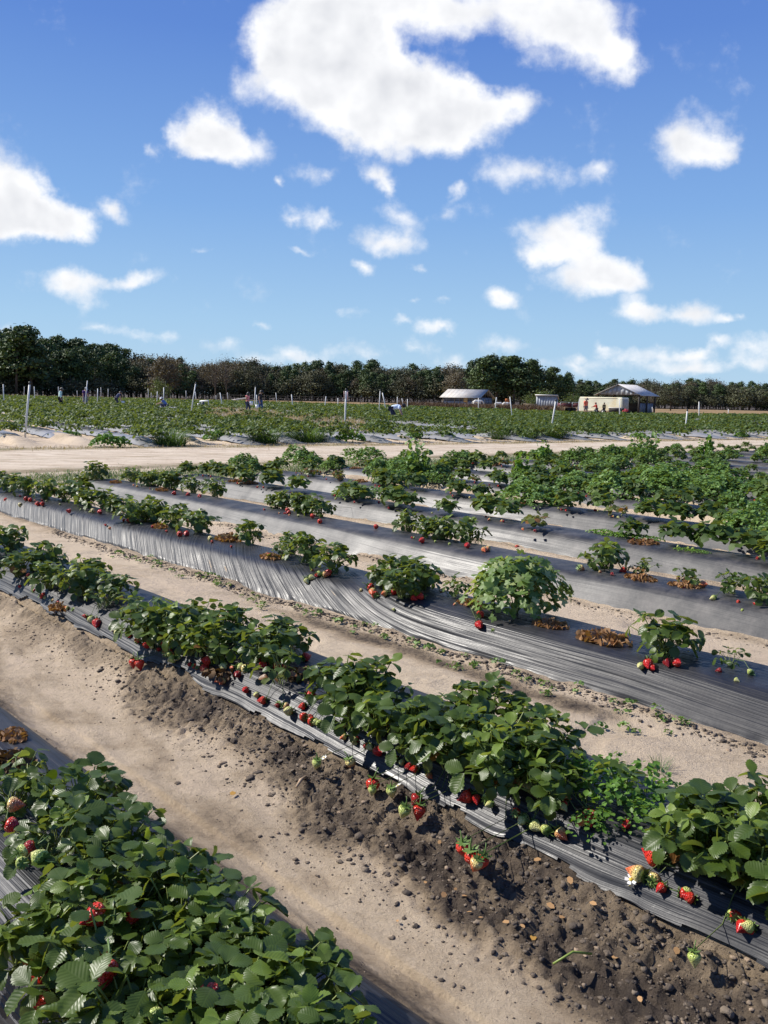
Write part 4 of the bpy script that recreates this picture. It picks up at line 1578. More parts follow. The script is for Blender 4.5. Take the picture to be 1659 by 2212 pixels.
CLUMP = []
for _p in range(3):
    v, f = blades(420, .34, .62, .0085, 900 + _p, (.1, .7), 5, 1.7)
    CLUMP.append(mesh_np('blades', v, f, GRASS, True))
TUFT = []
for _p in range(3):
    v, f = blades(60, .10, .22, .004, 920 + _p, (.1, .9), 3, .9)
    TUFT.append(mesh_np('blades', v, f, GRASS, True))
DEADCLUMP = []
for _p in range(4):
    rr = np.random.default_rng(940 + _p)

    def flat(r, n):
        a = r.uniform(0, 6.283, n)
        q = np.sqrt(r.uniform(0, 1, n))
        return np.stack([np.cos(a) * q * .13, np.sin(a) * q * .085, r.uniform(.004, .045, n) * (1.1 - q)], -1), r.normal(0, 1, (n, 3)) * .8
    v, f = leaf_cloud(120, flat, .034, 950 + _p, up=.1)
    DEADCLUMP.append(mesh_np('dead_leaves', v, f, DEAD if _p < 3 else DEAD_DARK, False))


def dead_clump(row, x, y, s, label, dark=False):
    u, v, z = hit_bed(row, x, y)
    t = thing('dead_leaf_clump', label, 'dead leaves', W(u, v, plastic_z(row, u, v) + 0.004), ROT_UV + random.uniform(-.3, .3), 'withered plants on the beds', s)
    link('dead_leaves', DEADCLUMP[3] if dark else random.choice(DEADCLUMP[:3]), t)


for a_ in [
    (3, 1305, 1383, 1.25, 'clump of curled brown leaves close to the rounded bush with the white flower'),
    (3, 1318, 1352, 1.2, 'clump of curled brown leaves along the far edge of the wrinkled bed'),
    (3, 1225, 1330, 1.3, 'brown withered leaves at the foot of the pale green leafy weed'),
    (3, 1190, 1352, .9, 'small brown withered leaves in front of the pale green leafy weed'),
    (3, 1270, 1345, .7, 'few brown leaf scraps between the pale leafy weed and the curled clumps'),
    (3, 495, 1166, 1.3, 'flat mat of orange brown withered leaves beside a strawberry bush on the wrinkled bed'),
    (3, 585, 1205, .9, 'brown withered leaves under the yellowing plant on the wrinkled bed'),
    (3, 345, 1140, .9, 'brown withered leaves between strawberry clumps near the wrinkled bed\'s end'),
    (3, 1015, 1305, .8, 'reddish withered leaves under the small plant beside the pale weed'),
    (4, 1255, 1202, .9, 'small pile of brown leaves beside the lone rounded bush on satin plastic'),
    (4, 1150, 1186, .9, 'grey brown withered scraps beside the tiny plant on satin plastic'),
    (4, 1385, 1253, 1.0, 'brown leaves under the yellowing plant on bare satin plastic'),
    (4, 1480, 1268, .9, 'brown leaves under the yellowing plant with a blushing berry'),
    (4, 855, 1140, .9, 'brown withered leaves between two strawberry clumps on the satin bed'),
    (4, 350, 1060, .9, 'brown withered leaves near the far end of the satin bed'),
    (4, 250, 1043, .9, 'brown withered leaves at the far end of the satin bed'),
]:
    dead_clump(*a_)
for a_ in [
    (2, 480, 1460, .9, 'dark rotten leaf heap on the ribbed plastic in front of the small low plant', True),
    (2, 650, 1462, .9, 'dark rotten leaf heap behind the small low plant on the ribbed plastic', True),
    (1, 30, 1592, .6, 'tan withered leaf cluster on the bare end of the foremost bed', False),
    (1, 20, 1650, .9, 'dark withered leaf heap at the edge of the foremost bushes', True),
    (2, 130, 1315, .8, 'brown withered leaves below a strawberry clump on the ribbed bed', False),
]:
    dead_clump(*a_)

# ------------------------------------------------------------------ rows E onwards
rr = random.Random(77)
n_mid = 0
for i in range(5, 10):
    vc = NEAR_ROWS[i]
    e = row_end(vc)
    u = 0.42 * vc - 0.6
    name = ROWNAME[i - 5]
    while u < e - 0.2:
        dens = 0.5 + 0.9 * float(vnoise(np.array([u * 0.9]), np.array([i * 2.2]), 14)[0])
        u += rr.uniform(.24, .40)
        if rr.random() > (0.45 + 0.4 * dens if u < 5.5 or i > 7 else .85):
            continue
        v = vc + rr.choice((-.13, .12)) + rr.uniform(-.03, .03)
        yel = rr.random() < .16
        t = thing('strawberry_plant', ('yellowing' if yel else 'leafy green') + ' strawberry plant on the %s bed behind the satin one' % name, 'strawberry plant',
                  W(u, v, plastic_z(i, u, v) - .005), rr.uniform(0, 6.28), 'strawberry plants on the %s bed behind the satin one' % name)
        s = rr.uniform(.85, 1.25) * (0.75 if yel else 1)
        link('foliage', rr.choice(FOL_YEL if yel else FOL), t, None, None, s * (1.5 if yel else 1))
        for k in range(rr.choice((0, 1, 1, 2, 3))):
            a = rr.uniform(2.2, 4.6) - t.rotation_euler.z + ROT_UV
            wp = -V * rr.uniform(.10, .2) + U * rr.uniform(-.14, .14)
            wp.rotate(Euler((0, 0, -t.rotation_euler.z)))
            add_berry(t, wp + Vector((0, 0, .022)), rr.uniform(.026, .036), rr.choice(('red', 'red', 'dark', 'blush', 'green', 'dark')), (1.3, 0, rr.uniform(0, 6)), False)
        n_mid += 1
        if rr.random() < .10:
            uu_ = u + .25
            d_ = thing('dead_leaf_clump', 'brown withered leaves on the %s bed behind the satin one' % name, 'dead leaves', W(uu_, vc - .08, plastic_z(i, uu_, vc - .08) + .004), rr.uniform(0, 6), 'withered plants on the %s bed behind the satin one' % name, rr.uniform(.8, 1.2))
            link('dead_leaves', rr.choice(DEADCLUMP[:3]), d_)

# plants of the beds further back, too many to be told apart
_vs, _fs, _b = [], [], 0
FOLV = []
for me in FOL:
    a = np.empty(len(me.vertices) * 3, np.float32)
    me.vertices.foreach_get('co', a)
    FOLV.append((a.reshape(-1, 3), [tuple(p.vertices) for p in me.polygons]))
for i in range(10, len(NEAR_ROWS)):
    vc = NEAR_ROWS[i]
    e = row_end(vc)
    u = 0.42 * vc - 0.6
    while u < e - .1:
        u += rr.uniform(.32, .55)
        if rr.random() < .3:
            continue
        v, f = FOLV[rr.randrange(len(FOLV))]
        s, a = rr.uniform(.7, 1.0), rr.uniform(0, 6.28)
        c_, s_ = math.cos(a) * s, math.sin(a) * s
        p = W(u, vc + rr.uniform(-.15, .15), .19)
        _vs.append(np.stack([v[:, 0] * c_ - v[:, 1] * s_ + p.x, v[:, 0] * s_ + v[:, 1] * c_ + p.y, v[:, 2] * s + p.z], -1))
        _fs += [tuple(k + _b for k in g) for g in f]
        _b += len(v)
tag(link('strawberry_rows', mesh_np('strawberry_rows', np.concatenate(_vs), _fs, LEAF_FAR, True)), 'massed strawberry plants on the near beds closest to the dirt track', 'strawberry plants', kind='stuff')

# ------------------------------------------------------------------ weeds on the near beds


def weed(name, label, meshes, p, s, group, cat='weed', part='foliage', rz=None):
    t = thing(name, label, cat, p, random.uniform(0, 6.28) if rz is None else rz, group, s)
    link(part, random.choice(meshes) if isinstance(meshes, list) else meshes, t)
    if name == 'weed_mound':
        t.scale = (s, s, s * random.uniform(.55, .85))
    return t


for (row, x, y, s, lab) in [
    (5, 830, 1068, 1.0, None), (5, 875, 1045, 1.0, None), (6, 860, 1030, 1.2, None), (6, 905, 1018, 1.1, None), (7, 890, 1005, 1.1, None), (6, 1160, 1078, 1.25, None), (6, 1180, 1090, 1.1, None), (7, 1145, 1052, 1.1, None),
    (6, 1245, 1060, 1.1, None), (7, 1260, 1045, 1.2, None), (8, 1235, 1030, 1.1, None), (7, 1370, 1068, 1.3, None), (7, 1420, 1062, 1.3, None), (8, 1400, 1046, 1.2, None), (8, 1450, 1050, 1.3, None), (7, 1500, 1078, 1.2, None),
    (8, 1530, 1060, 1.2, None), (8, 1580, 1062, 1.3, None), (8, 1640, 1075, 1.3, None), (6, 1590, 1110, 1.1, None), (6, 1630, 1125, 1.1, None), (5, 1600, 1160, 1.0, None), (5, 1640, 1175, 1.0, None), (9, 1480, 1035, 1.3, None), (9, 1540, 1040, 1.3, None), (9, 1600, 1045, 1.3, None),
    (6, 650, 1000, 1.25, None), (6, 620, 1006, 1.0, None), (7, 745, 998, 1.3, None), (5, 530, 1012, 1.0, None), (5, 490, 1016, .9, None), (7, 700, 1010, .9, None),
]:
    p = at(x, y, .2)
    u, v = UV(p)
    vc = NEAR_ROWS[row]
    # keep to the bed the photograph shows it on
    j = min(range(len(NEAR_ROWS)), key=lambda k: abs(NEAR_ROWS[k] - v))
    v = NEAR_ROWS[j] + max(-.2, min(.2, v - NEAR_ROWS[j]))
    weed('weed_mound', 'bushy mid green weed mound on a bed between strawberry plants', MOUND, W(u, v, .16), s, 'bushy weed mounds on the near beds')
rw = random.Random(31)
for k in range(70):
    # a thick fringe of weeds towards the track, thickening to the right
    v = rw.uniform(10, 34)
    j = min(range(len(NEAR_ROWS)), key=lambda q: abs(NEAR_ROWS[q] - v))
    v = NEAR_ROWS[j] + rw.uniform(-.25, .25)
    e = row_end(v)
    u = e - abs(rw.gauss(0, 1)) * (1.6 + 0.10 * v)
    if u < 0.42 * v - .5:
        continue
    if rw.random() < .68:
        weed('weed_mound', 'bushy mid green weed mound in the overgrown bed ends along the dirt track', MOUND, W(u, v, .12), rw.uniform(.8, 1.3), 'weed mounds in the overgrown bed ends')
    else:
        weed('tall_weed', 'upright leafy weed standing among the overgrown bed ends along the track', TALLWEED, W(u, v, .12), rw.uniform(.8, 1.15), 'upright weeds in the overgrown bed ends')
for (x, y, s, lab) in [(1325, 1158, .75, 'flat patch of bright green creeping weed on the bed before the yellow berry plant'), (1395, 1160, .75, 'flat patch of bright green creeping weed spreading along the plastic towards dry stalks'),
                       (1330, 1075, .9, 'bright green creeping weed trailing on the bed beside a tall dark bush'), (1430, 1088, .9, 'bright green creeping weed at the end of a long trailing patch'), (1480, 1195, .45, 'small bright green creeping weed under a sparse strawberry plant')]:
    p = at(x, y, .2)
    u, v = UV(p)
    j = min(range(len(NEAR_ROWS)), key=lambda q: abs(NEAR_ROWS[q] - v))
    weed('creeping_weed', lab, CREEP, W(u, NEAR_ROWS[j] + max(-.12, min(.12, v - NEAR_ROWS[j])), .2), s, 'creeping weeds', rz=ROT_UV)

# the pale, broad leaved weed


def lobed_leaf(L, seed):
    r = random.Random(seed)
    vs, fs = [(0, 0, 0)], []
    n = 15
    for k in range(n):
        a = -2.5 + 5.0 * k / (n - 1)
        q = L * (0.62 if k % 3 == 1 else 1.0 if k % 3 == 0 else .85) * (0.75 + .25 * math.cos(a))
        vs.append((q * math.sin(a), q * math.cos(a), .12 * q * math.sin(k * 2.1 + seed) - .15 * q))
    for k in range(1, n):
        fs.append((0, k + 1, k))
    return vs, fs


LOBED = []
for _k in range(4):
    v, f = lobed_leaf(.05, _k)
    LOBED.append(mesh_np('leaf', np.array(v), f, WEED_PALE, True))
WEED_TIP = leaf_material('pale_weed_tip', (0.22, 0.28, 0.09), (0.42, 0.48, 0.22), (0.3, 0.36, 0.17), veins=False, rough=0.5, trans=0.3)
v, f = lobed_leaf(.045, 9)
LOBED.append(mesh_np('leaf', np.array(v), f, WEED_TIP, True))
u, v, z = hit_bed(3, 1110, 1325)
t = thing('leafy_weed', 'big pale green leafy weed with lobed leaves smothering the wrinkled bed', 'weed', W(u, v + .02, z - .01))
rl = random.Random(3)
for k in range(290):
    a = rl.uniform(0, 6.283)
    q = math.sqrt(rl.random())
    top = math.sqrt(max(0, 1 - q * q))
    lum = 1 + .16 * math.sin(3 * a + 1) + .1 * math.sin(7 * a)
    p = Vector((math.cos(a) * q * .31 * lum, math.sin(a) * q * .27 * lum, .03 + .34 * top * rl.uniform(.75, 1.05)))
    n = Vector((math.cos(a) * q, math.sin(a) * q, .45 + top)).normalized()
    e = n.to_track_quat('Z', 'Y').to_euler()
    m = n.to_track_quat('Z', 'Y').to_matrix() @ Matrix.Rotation(rl.uniform(0, 6.28), 3, 'Z') @ Matrix.Rotation(rl.uniform(-.8, .8), 3, 'X')
    link('leaf', rl.choice(LOBED), t, p, m.to_euler(), rl.uniform(.7, 1.25))
_a, _b2 = leaf_cloud(700, dome(.27, .24, .31, .25, 5), .05, 33, True, .2)
link('inner_foliage', mesh_np('inner_foliage', _a, _b2, WEED_PALE, True), t)
mb = MB()
for k in range(14):
    a = rl.uniform(0, 6.28)
    mb.tube([(0, 0, 0), (.1 * math.cos(a), .1 * math.sin(a), .15), (.2 * math.cos(a), .2 * math.sin(a), .26)], .003, 4, False)
mb.build('stem', STALK, t)

# clover-like weed among the berries of the ribbed bed
CLOVER = []
for _k in range(3):
    r_ = np.random.default_rng(70 + _k)
    a_, b_ = leaf_cloud(90, dome(.12, .10, .10, .3, 70 + _k), .022, 75 + _k, up=.55)
    CLOVER.append(mesh_np('foliage', a_, b_, WEED_BRIGHT, True))
for (x, y, s) in [(1270, 1715, 1.0), (1310, 1735, 1.0), (1240, 1700, .9), (1345, 1765, 1.0), (1390, 1720, 1.0), (1410, 1800, .8), (1270, 1815, .7), (1430, 1760, .9), (1330, 1700, .9), (1400, 1760, .8), (1300, 1790, .6)]:
    u, v, z = hit_bed(2, x, y)
    weed('clover_weed', 'small bright clover-like weed sprawling on the ribbed plastic between berry bushes', CLOVER, W(u, v, z), s, 'clover-like weeds on the ribbed bed')
# seedlings dotted along the foot of the wrinkled bed
SEED = []
for _k in range(3):
    a_, b_ = leaf_cloud(16, dome(.035, .03, .018, .3, 90 + _k), .016, 95 + _k, up=.6)
    SEED.append(mesh_np('foliage', a_, b_, WEED, True))
rs = random.Random(12)
for k in range(90):
    uu = rs.uniform(1.8, 7.5)
    vv = NEAR_ROWS[3] - .40 - abs(rs.gauss(0, .13))
    weed('seedling', 'tiny weed seedling rooted in the sandy furrow below the wrinkled bed', SEED, W(uu, vv, soil_z(uu, vv)), rs.uniform(.5, 1.3), 'seedlings along the wrinkled bed')
u, v = UV(at(1425, 1655, 0))
weed('grass_tuft', 'small green grass tuft alone in the sandy furrow', TUFT, W(u, v, soil_z(u, v)), .35, '', 'grass', 'blades')

# ------------------------------------------------------------------ clumps along the track
for (x, y, s, lab) in [(368, 960, 1.25, 'tall grass clump between two silvery bed ends beyond the track'), (570, 955, 1.25, 'tall arching grass clump beside the broad leaved plants beyond the track'), (668, 952, 1.3, 'widest arching grass clump beyond the track'),
                       (1085, 946, 1.2, 'rounded grass clump below the plain white post beyond the track'), (1140, 945, 1.3, 'dense grass clump between two others beyond the track'), (1195, 944, 1.4, 'dense grass clump at the foot of the black capped leaning post'), (625, 948, .8, 'small grass clump between two arching ones beyond the track')]:
    p = at(x, y + 3, 0)
    weed('grass_clump', lab, CLUMP, p, s, 'grass clumps along the far side of the track', 'grass', 'blades')
LOWBUSH = []
for _k in range(3):
    a_, b_ = leaf_cloud(520, dome(.62, .35, .34, .3, 110 + _k), .085, 115 + _k)
    LOWBUSH.append(mesh_np('foliage', a_, b_, WEED_BRIGHT, True))
for (x, y, s, lab) in [(235, 966, 1.1, 'bright green leafy plant at the end of the first silvery bed'), (755, 955, 1.1, 'leafy green plant at the foot of the tagged post'), (470, 952, 1.0, 'broad leaved green plant between two grass clumps'), (895, 948, .8, 'low green plant beside the long silvery sheet'),
                       (960, 950, .9, 'low bright plant among silvery bed ends'), (1290, 945, 1.0, 'low leafy plant beyond the short stake'), (150, 945, .7, 'small green plant beside the bare soil heap'), (1040, 945, .8, 'low green plant beside the rounded grass clump'), (1380, 946, .7, 'yellowish low plant beside dark sheet end'), (1600, 945, .8, 'low plant near the capped post at the track')]:
    weed('leafy_plant', lab, LOWBUSH, at(x, y, 0), s * .9, 'leafy plants at the far bed ends', rz=random.uniform(-.4, .4))


# grass verge, scattered straw and the far rows: nobody could count these
def stuff_blades(name, label, mat, spots, length, width, seed, cat, per=5, lean=(.1, 1.0)):
    r = np.random.default_rng(seed)
    n = len(spots) * per
    P = np.repeat(np.array(spots), per, 0) + np.concatenate([r.normal(0, .05, (n, 2)), np.zeros((n, 1))], 1)
    az = r.uniform(0, 6.283, n)
    th = r.uniform(lean[0], lean[1], n)
    l = length * r.uniform(.5, 1.3, n)
    d = np.stack([np.cos(az) * np.sin(th), np.sin(az) * np.sin(th), np.cos(th)], -1)
    sd = np.stack([-np.sin(az), np.cos(az), np.zeros(n)], -1) * width
    mid = P + d * (l * .55)[:, None]
    tip = P + d * l[:, None] + np.stack([np.cos(az), np.sin(az), -np.ones(n)], -1) * (l * .22)[:, None]
    v = np.stack([P - sd, P + sd, mid + sd * .8, mid - sd * .8, tip], 1).reshape(-1, 3)
    b = (np.arange(n) * 5)[:, None]
    f = [tuple(q) for q in (b + np.array([[0, 1, 2, 3]])).tolist()] + [tuple(q) for q in (b + np.array([[3, 2, 4]])).tolist()]
    return tag(link(name, mesh_np(name, v, f, mat, True)), label, cat, kind='stuff')


r = np.random.default_rng(5)
sp = []
for k in range(9000):
    v = r.uniform(2, 26)
    u = road_near(v) - 1.25 + r.normal(0, .75)
    if u < row_end(v) + .1 or r.random() > sstep(30, 14, np.array([v]))[()].item():
        continue
    p = W(u, v, 0)
    sp.append((p.x, p.y, 0.0))
stuff_blades('verge_grass', 'short olive grass verge along the near side of the dirt track', GRASS, sp, .07, .005, 6, 'grass', 4, (.2, 1.2))
sp = []
for k in range(4200):
    v2 = r.uniform(0, 70)
    u2 = 23.0 + r.normal(0, .55)
    p = W2(u2, v2, 0)
    sp.append((p.x, p.y, 0.0))
stuff_blades('track_edge_grass', 'thin dry and green grass along the far side of the dirt track', STRAW, sp, .10, .006, 7, 'grass', 3, (.2, 1.2))


def poly_in(x, y, poly):
    c = False
    j = len(poly) - 1
    for i in range(len(poly)):
        xi, yi = poly[i]
        xj, yj = poly[j]
        if (yi > y) != (yj > y) and x < (xj - xi) * (y - yi) / (yj - yi) + xi:
            c = not c
        j = i
    return c


STRAW_POLY = [(430, 893), (470, 884), (560, 888), (660, 898), (790, 915), (800, 935), (720, 936), (640, 921), (540, 908), (450, 902)]
WP = [tuple(at(x, y, 0.15).xy) for x, y in STRAW_POLY]


def in_straw(x, y):
    return poly_in(x, y, WP)


xs_ = [p[0] for p in WP]
ys_ = [p[1] for p in WP]
sp = []
while len(sp) < 2600:
    x, y = r.uniform(min(xs_), max(xs_)), r.uniform(min(ys_), max(ys_))
    if in_straw(x, y) or r.random() < .01:
        sp.append((x, y, 0.05))
stuff_blades('dry_grass', 'pale dry grass patch in the field beside the couple with buckets', STRAW, sp, .48, .011, 8, 'dry grass', 3, (.05, .75))
# brown weed stalks in front of the pens
sp = []
while len(sp) < 2600:
    xd = r.uniform(860, 1215)
    a = ray(xd, 870)
    dep = float(far_limit(a.x, a.y)) + r.uniform(2, 16)
    sp.append((a.x / a.y * dep, dep, 0.0))
stuff_blades('brown_weeds', 'strip of brown dead weed stalks between the far beds and the animal pens', BROWNWEED, sp, 1.05, .035, 9, 'weeds', 4, (.0, .5))
sp = []
while len(sp) < 2500:
    xd = r.uniform(-40, 860)
    a = ray(xd, 870)
    dep = float(far_limit(a.x, a.y)) + abs(r.normal(0, 14))
    sp.append((a.x / a.y * dep, dep, 0.0))
stuff_blades('dry_meadow_grass', 'tan dry grass strip between the far beds and the wood', STRAW, sp, .55, .045, 10, 'dry grass', 4, (.1, .8))


def build_far_rows():
    r = np.random.default_rng(21)
    VS, FS, b = [], [], 0
    PL = []
    for i, vc in enumerate(FAR_ROWS):
        st = far_start(vc)
        us = np.arange(st, 175, .25)
        P = np.stack([U2.x * us + V2.x * vc, U2.y * us + V2.y * vc], -1)
        dep = P[:, 1]
        ok = (dep < far_limit(P[:, 0], dep)) & (np.abs(P[:, 0] / dep) < .56)
        gap = fbm(us * .35, us * 0 + i * 3.1, 3, 60)
        bare = (gap < -.42) | ((fbm(P[:, 0] * .08, P[:, 1] * .08, 2, 61) < -.45) & (gap < 0))
        for uu, p, d, k, nb in zip(us, P, dep, ok, bare):
            if not k or nb or (in_straw(p[0], p[1]) and r.random() < .75):
                continue
            n = 46 if d < 34 else 30 if d < 48 else 15 if d < 75 else 7
            sz = .105 if d < 34 else .125 if d < 48 else .17 if d < 75 else .26
            PL.append((uu, vc, n, sz))
    tot = sum(q[2] for q in PL)
    rep = np.repeat(np.array([(q[0], q[1], q[3]) for q in PL]), [q[2] for q in PL], 0)
    q = r.normal(0, .20, tot)
    hh = np.maximum(.02, .30 * np.sqrt(np.maximum(0, 1 - (q / .5) ** 2)) * (1 + .45 * fbm(rep[:, 0] * 2.6, rep[:, 1] * 3, 2, 70))) * r.uniform(.35, 1.0, tot) ** .6
    uu = rep[:, 0] + r.uniform(0, .25, tot)
    vv = rep[:, 1] + q
    pos = np.stack([U2.x * uu + V2.x * vv, U2.y * uu + V2.y * vv, .17 + hh], -1)
    nor = np.stack([V2.x * q * 4, V2.y * q * 4, np.ones(tot)], -1)
    nor /= np.linalg.norm(nor, axis=1)[:, None]
    v, f = leaf_cloud(tot, lambda r_, n: (pos, nor), 1.0, 22, True, .35)
    # size by distance
    c = np.repeat(pos, 6, 0)
    k = np.repeat(rep[:, 2], 6)
    v = c + (v - c) * k[:, None]
    tag(link('far_strawberry_rows', mesh_np('far_strawberry_rows', v, f, LEAF_ROWS, True)), 'massed rows of strawberry plants beyond the dirt track', 'strawberry plants', kind='stuff')


build_far_rows()

# ------------------------------------------------------------------ clods, litter and scraps on the soil


def rock_mesh(seed, sub=1):
    bm = bmesh.new()
    bmesh.ops.create_icosphere(bm, subdivisions=sub, radius=.5)
    r = random.Random(seed)
    for v in bm.verts:
        v.co *= r.uniform(.55, 1.25)
        v.co.z *= .7
    me = bpy.data.meshes.new('clod')
    bm.to_mesh(me)
    bm.free()
    return me


def build_clods():
    r = np.random.default_rng(44)
    base = []
    for k in range(6):
        me = rock_mesh(k, 2 if k > 2 else 1)
        a = np.empty(len(me.vertices) * 3, np.float32)
        me.vertices.foreach_get('co', a)
        base.append((a.reshape(-1, 3), np.array([tuple(p.vertices) for p in me.polygons])))
    pts = []
    for k in range(5200):          # crumbled bank
        u = abs(r.normal(0, 1.0)) * 1.7 + .45
        v = NEAR_ROWS[2] - .36 - abs(r.normal(0, .13 + .08 * (u < 2.4)))
        pts.append((u, v, .002 + .008 * r.random() ** 4))
    for k in range(1500):
        u = r.uniform(1.0, 7.5)
        v = NEAR_ROWS[2] - .36 - abs(r.normal(0, .16))
        pts.append((u, v, .0025 + .006 * r.random() ** 4))
    for k in range(160):
        pts.append((r.uniform(.8, 3.8), r.uniform(1.35, 2.0), .002 + .003 * r.random() ** 2))
    for k in range(3200):          # lips of the wrinkled and satin beds
        row = 3 if k < 2400 else 4
        pts.append((r.uniform(1.2, 9), NEAR_ROWS[row] - .415 - abs(r.normal(0, .045)), .004 + .011 * r.random() ** 4))
    for k in range(170):          # larger lumps
        u = abs(r.normal(0, 1.0)) * 1.6 + .5
        pts.append((u, NEAR_ROWS[2] - .37 - abs(r.normal(0, .16)), .007 + .011 * r.random() ** 2))
    pts = np.array(pts)
    z = soil_height(pts[:, 0].copy(), pts[:, 1].copy())[0]
    VS, FS, b = [], [], 0
    for (u, v, s), zz in zip(pts, z):
        bv, bf = base[int(r.integers(0, 6))]
        a = r.uniform(0, 6.28)
        c_, s_ = math.cos(a), math.sin(a)
        p = W(u, v, zz + s * .05)
        sc = s * r.uniform(.8, 1.4, 3) * 2
        q = bv * sc * np.array([1, 1, .75])
        VS.append(np.stack([q[:, 0] * c_ - q[:, 1] * s_ + p.x, q[:, 0] * s_ + q[:, 1] * c_ + p.y, q[:, 2] + p.z], -1))
        FS.append(bf + b)
        b += len(bv)
    m, nt, bs, out = new_mat('dark_crumb')
    t = NT(nt)
    isl = t.n('ShaderNodeNewGeometry').outputs['Random Per Island']
    c = t.ramp(isl, [(0, (.055, .043, .034)), (.6, (.12, .093, .068)), (.93, (.19, .15, .108)), (1, (.34, .25, .17))])
    t.l(c, bs.inputs['Base Color'])
    bs.inputs['Roughness'].default_value = .95
    t.l(t.bump(t.noise(t.geo(), 160, 4), .7, .006), bs.inputs['Normal'])
    tag(link('soil_crumbs', mesh_np('soil_crumbs', np.concatenate(VS), np.concatenate(FS), m, False)), 'dark crumbs and clods of soil fallen from the bank and bed edges', 'soil', kind='stuff')


build_clods()

CHIP = simple_mat('dry_bark_chip', (.42, .24, .10), .8, .4, 40)
CHIP2 = simple_mat('orange_dry_leaf', (.55, .30, .06), .75, .3, 40)
_m = MB()
_m.add([(-.5, 0, 0), (-.2, .3, .06), (.25, .28, .1), (.5, .02, .02), (.2, -.3, .08), (-.25, -.26, .03)], [(0, 5, 4, 3, 2, 1)])
CHIP_ME = [_m.mesh('dry_leaf', CHIP), _m.mesh('dry_leaf', CHIP2)]
for (x, y, s, k, lab) in [(503, 1684, .035, 1, 'orange dry leaf lying on the damp footpath below the bank'), (1153, 1998, .03, 1, 'orange brown husk on the crumbled soil by the footpath')]:
    u, v = UV(at(x, y, .02))
    tag(link('dry_leaf', CHIP_ME[k], None, W(u, v, soil_z(u, v) + .012), (.2, .1, 1.2), s), lab, 'leaf')
rc = random.Random(8)
for (x, y) in [(1005, 1680 + 225), (1015, 1925), (1110, 1905), (1040, 1945), (1190, 1945), (1230, 1930), (1280, 1975), (1095, 1960), (985, 1885), (960, 1895), (1130, 1975), (1330, 2040), (1460, 2070), (1448, 2075), (1160, 1880), (920, 1870), (1385, 2120), (1560, 2030), (1215, 1965), (860, 1930), (950, 1810)]:
    u, v = UV(at(x, y, .04))
    tag(link('dry_scrap', CHIP_ME[0], None, W(u, v, soil_z(u, v) + .010), (rc.uniform(-.4, .4), rc.uniform(-.4, .4), rc.uniform(0, 6)), rc.uniform(.014, .03)), 'tan scrap of dry leaf on the dark crumbled soil below the bank', 'leaf', 'dry leaf scraps on the bank')
mb = MB()
a_, b_ = at(1228, 2010, .03), at(1275, 1988, .03)
pa, pb = at(1195, 2022 + 60, .02), at(1278, 1975 + 85, .02)
mb.tube([pa, (pa + pb) / 2 + Vector((0, 0, .02)), pb], .0035, 5)
tag(mb.build('plucked_stalk', simple_mat('plucked_stalk', (.24, .32, .06), .5), None, True), 'plucked pale green berry stalk lying on the sandy footpath', 'stalk')
for (x0, y0, x1, y1, lab) in [(660, 1692 - 14, 640, 1715 - 15, 'small grey twig on the damp footpath'), (1630, 2125, 1650, 2160, 'pale dry stick at the foot of the bank')]:
    mb = MB()
    p0, p1 = at(x0, y0, .03), at(x1, y1, .03)
    mb.tube([p0, (p0 + p1) / 2 + Vector((0, 0, .008)), p1], [.006, .007, .004], 6)
    tag(mb.build('twig', simple_mat('dry_twig', (.38, .27, .17), .85, .3, 40), None, True), lab, 'twig')
# ------------------------------------------------------------------ wood
PINE = leaf_material('pine_needles', (0.026, 0.054, 0.015), (0.095, 0.145, 0.038), (0.03, 0.05, 0.018), veins=False, rough=.65, trans=.10)
PINE_LIGHT = leaf_material('lighter_pine_needles', (0.04, 0.07, 0.018), (0.12, 0.16, 0.04), (0.05, 0.07, 0.02), veins=False, rough=.65, trans=.12)
OAKBROWN = leaf_material('brown_oak_leaves', (0.062, 0.054, 0.034), (0.175, 0.148, 0.092), (0.1, 0.075, 0.045), veins=False, rough=.75, trans=.12)
OAKDARK = leaf_material('dark_oak_leaves', (0.042, 0.050, 0.022), (0.125, 0.128, 0.058), (0.05, 0.045, 0.025), veins=False, rough=.7, trans=.10)
SHRUBG = leaf_material('light_shrub_leaves', (0.05, 0.085, 0.018), (0.14, 0.18, 0.045), (0.1, 0.13, 0.04), veins=False, rough=.6, trans=.2)
BARK = simple_mat('grey_bark', (0.10, 0.080, 0.062), .9, .35, 3)


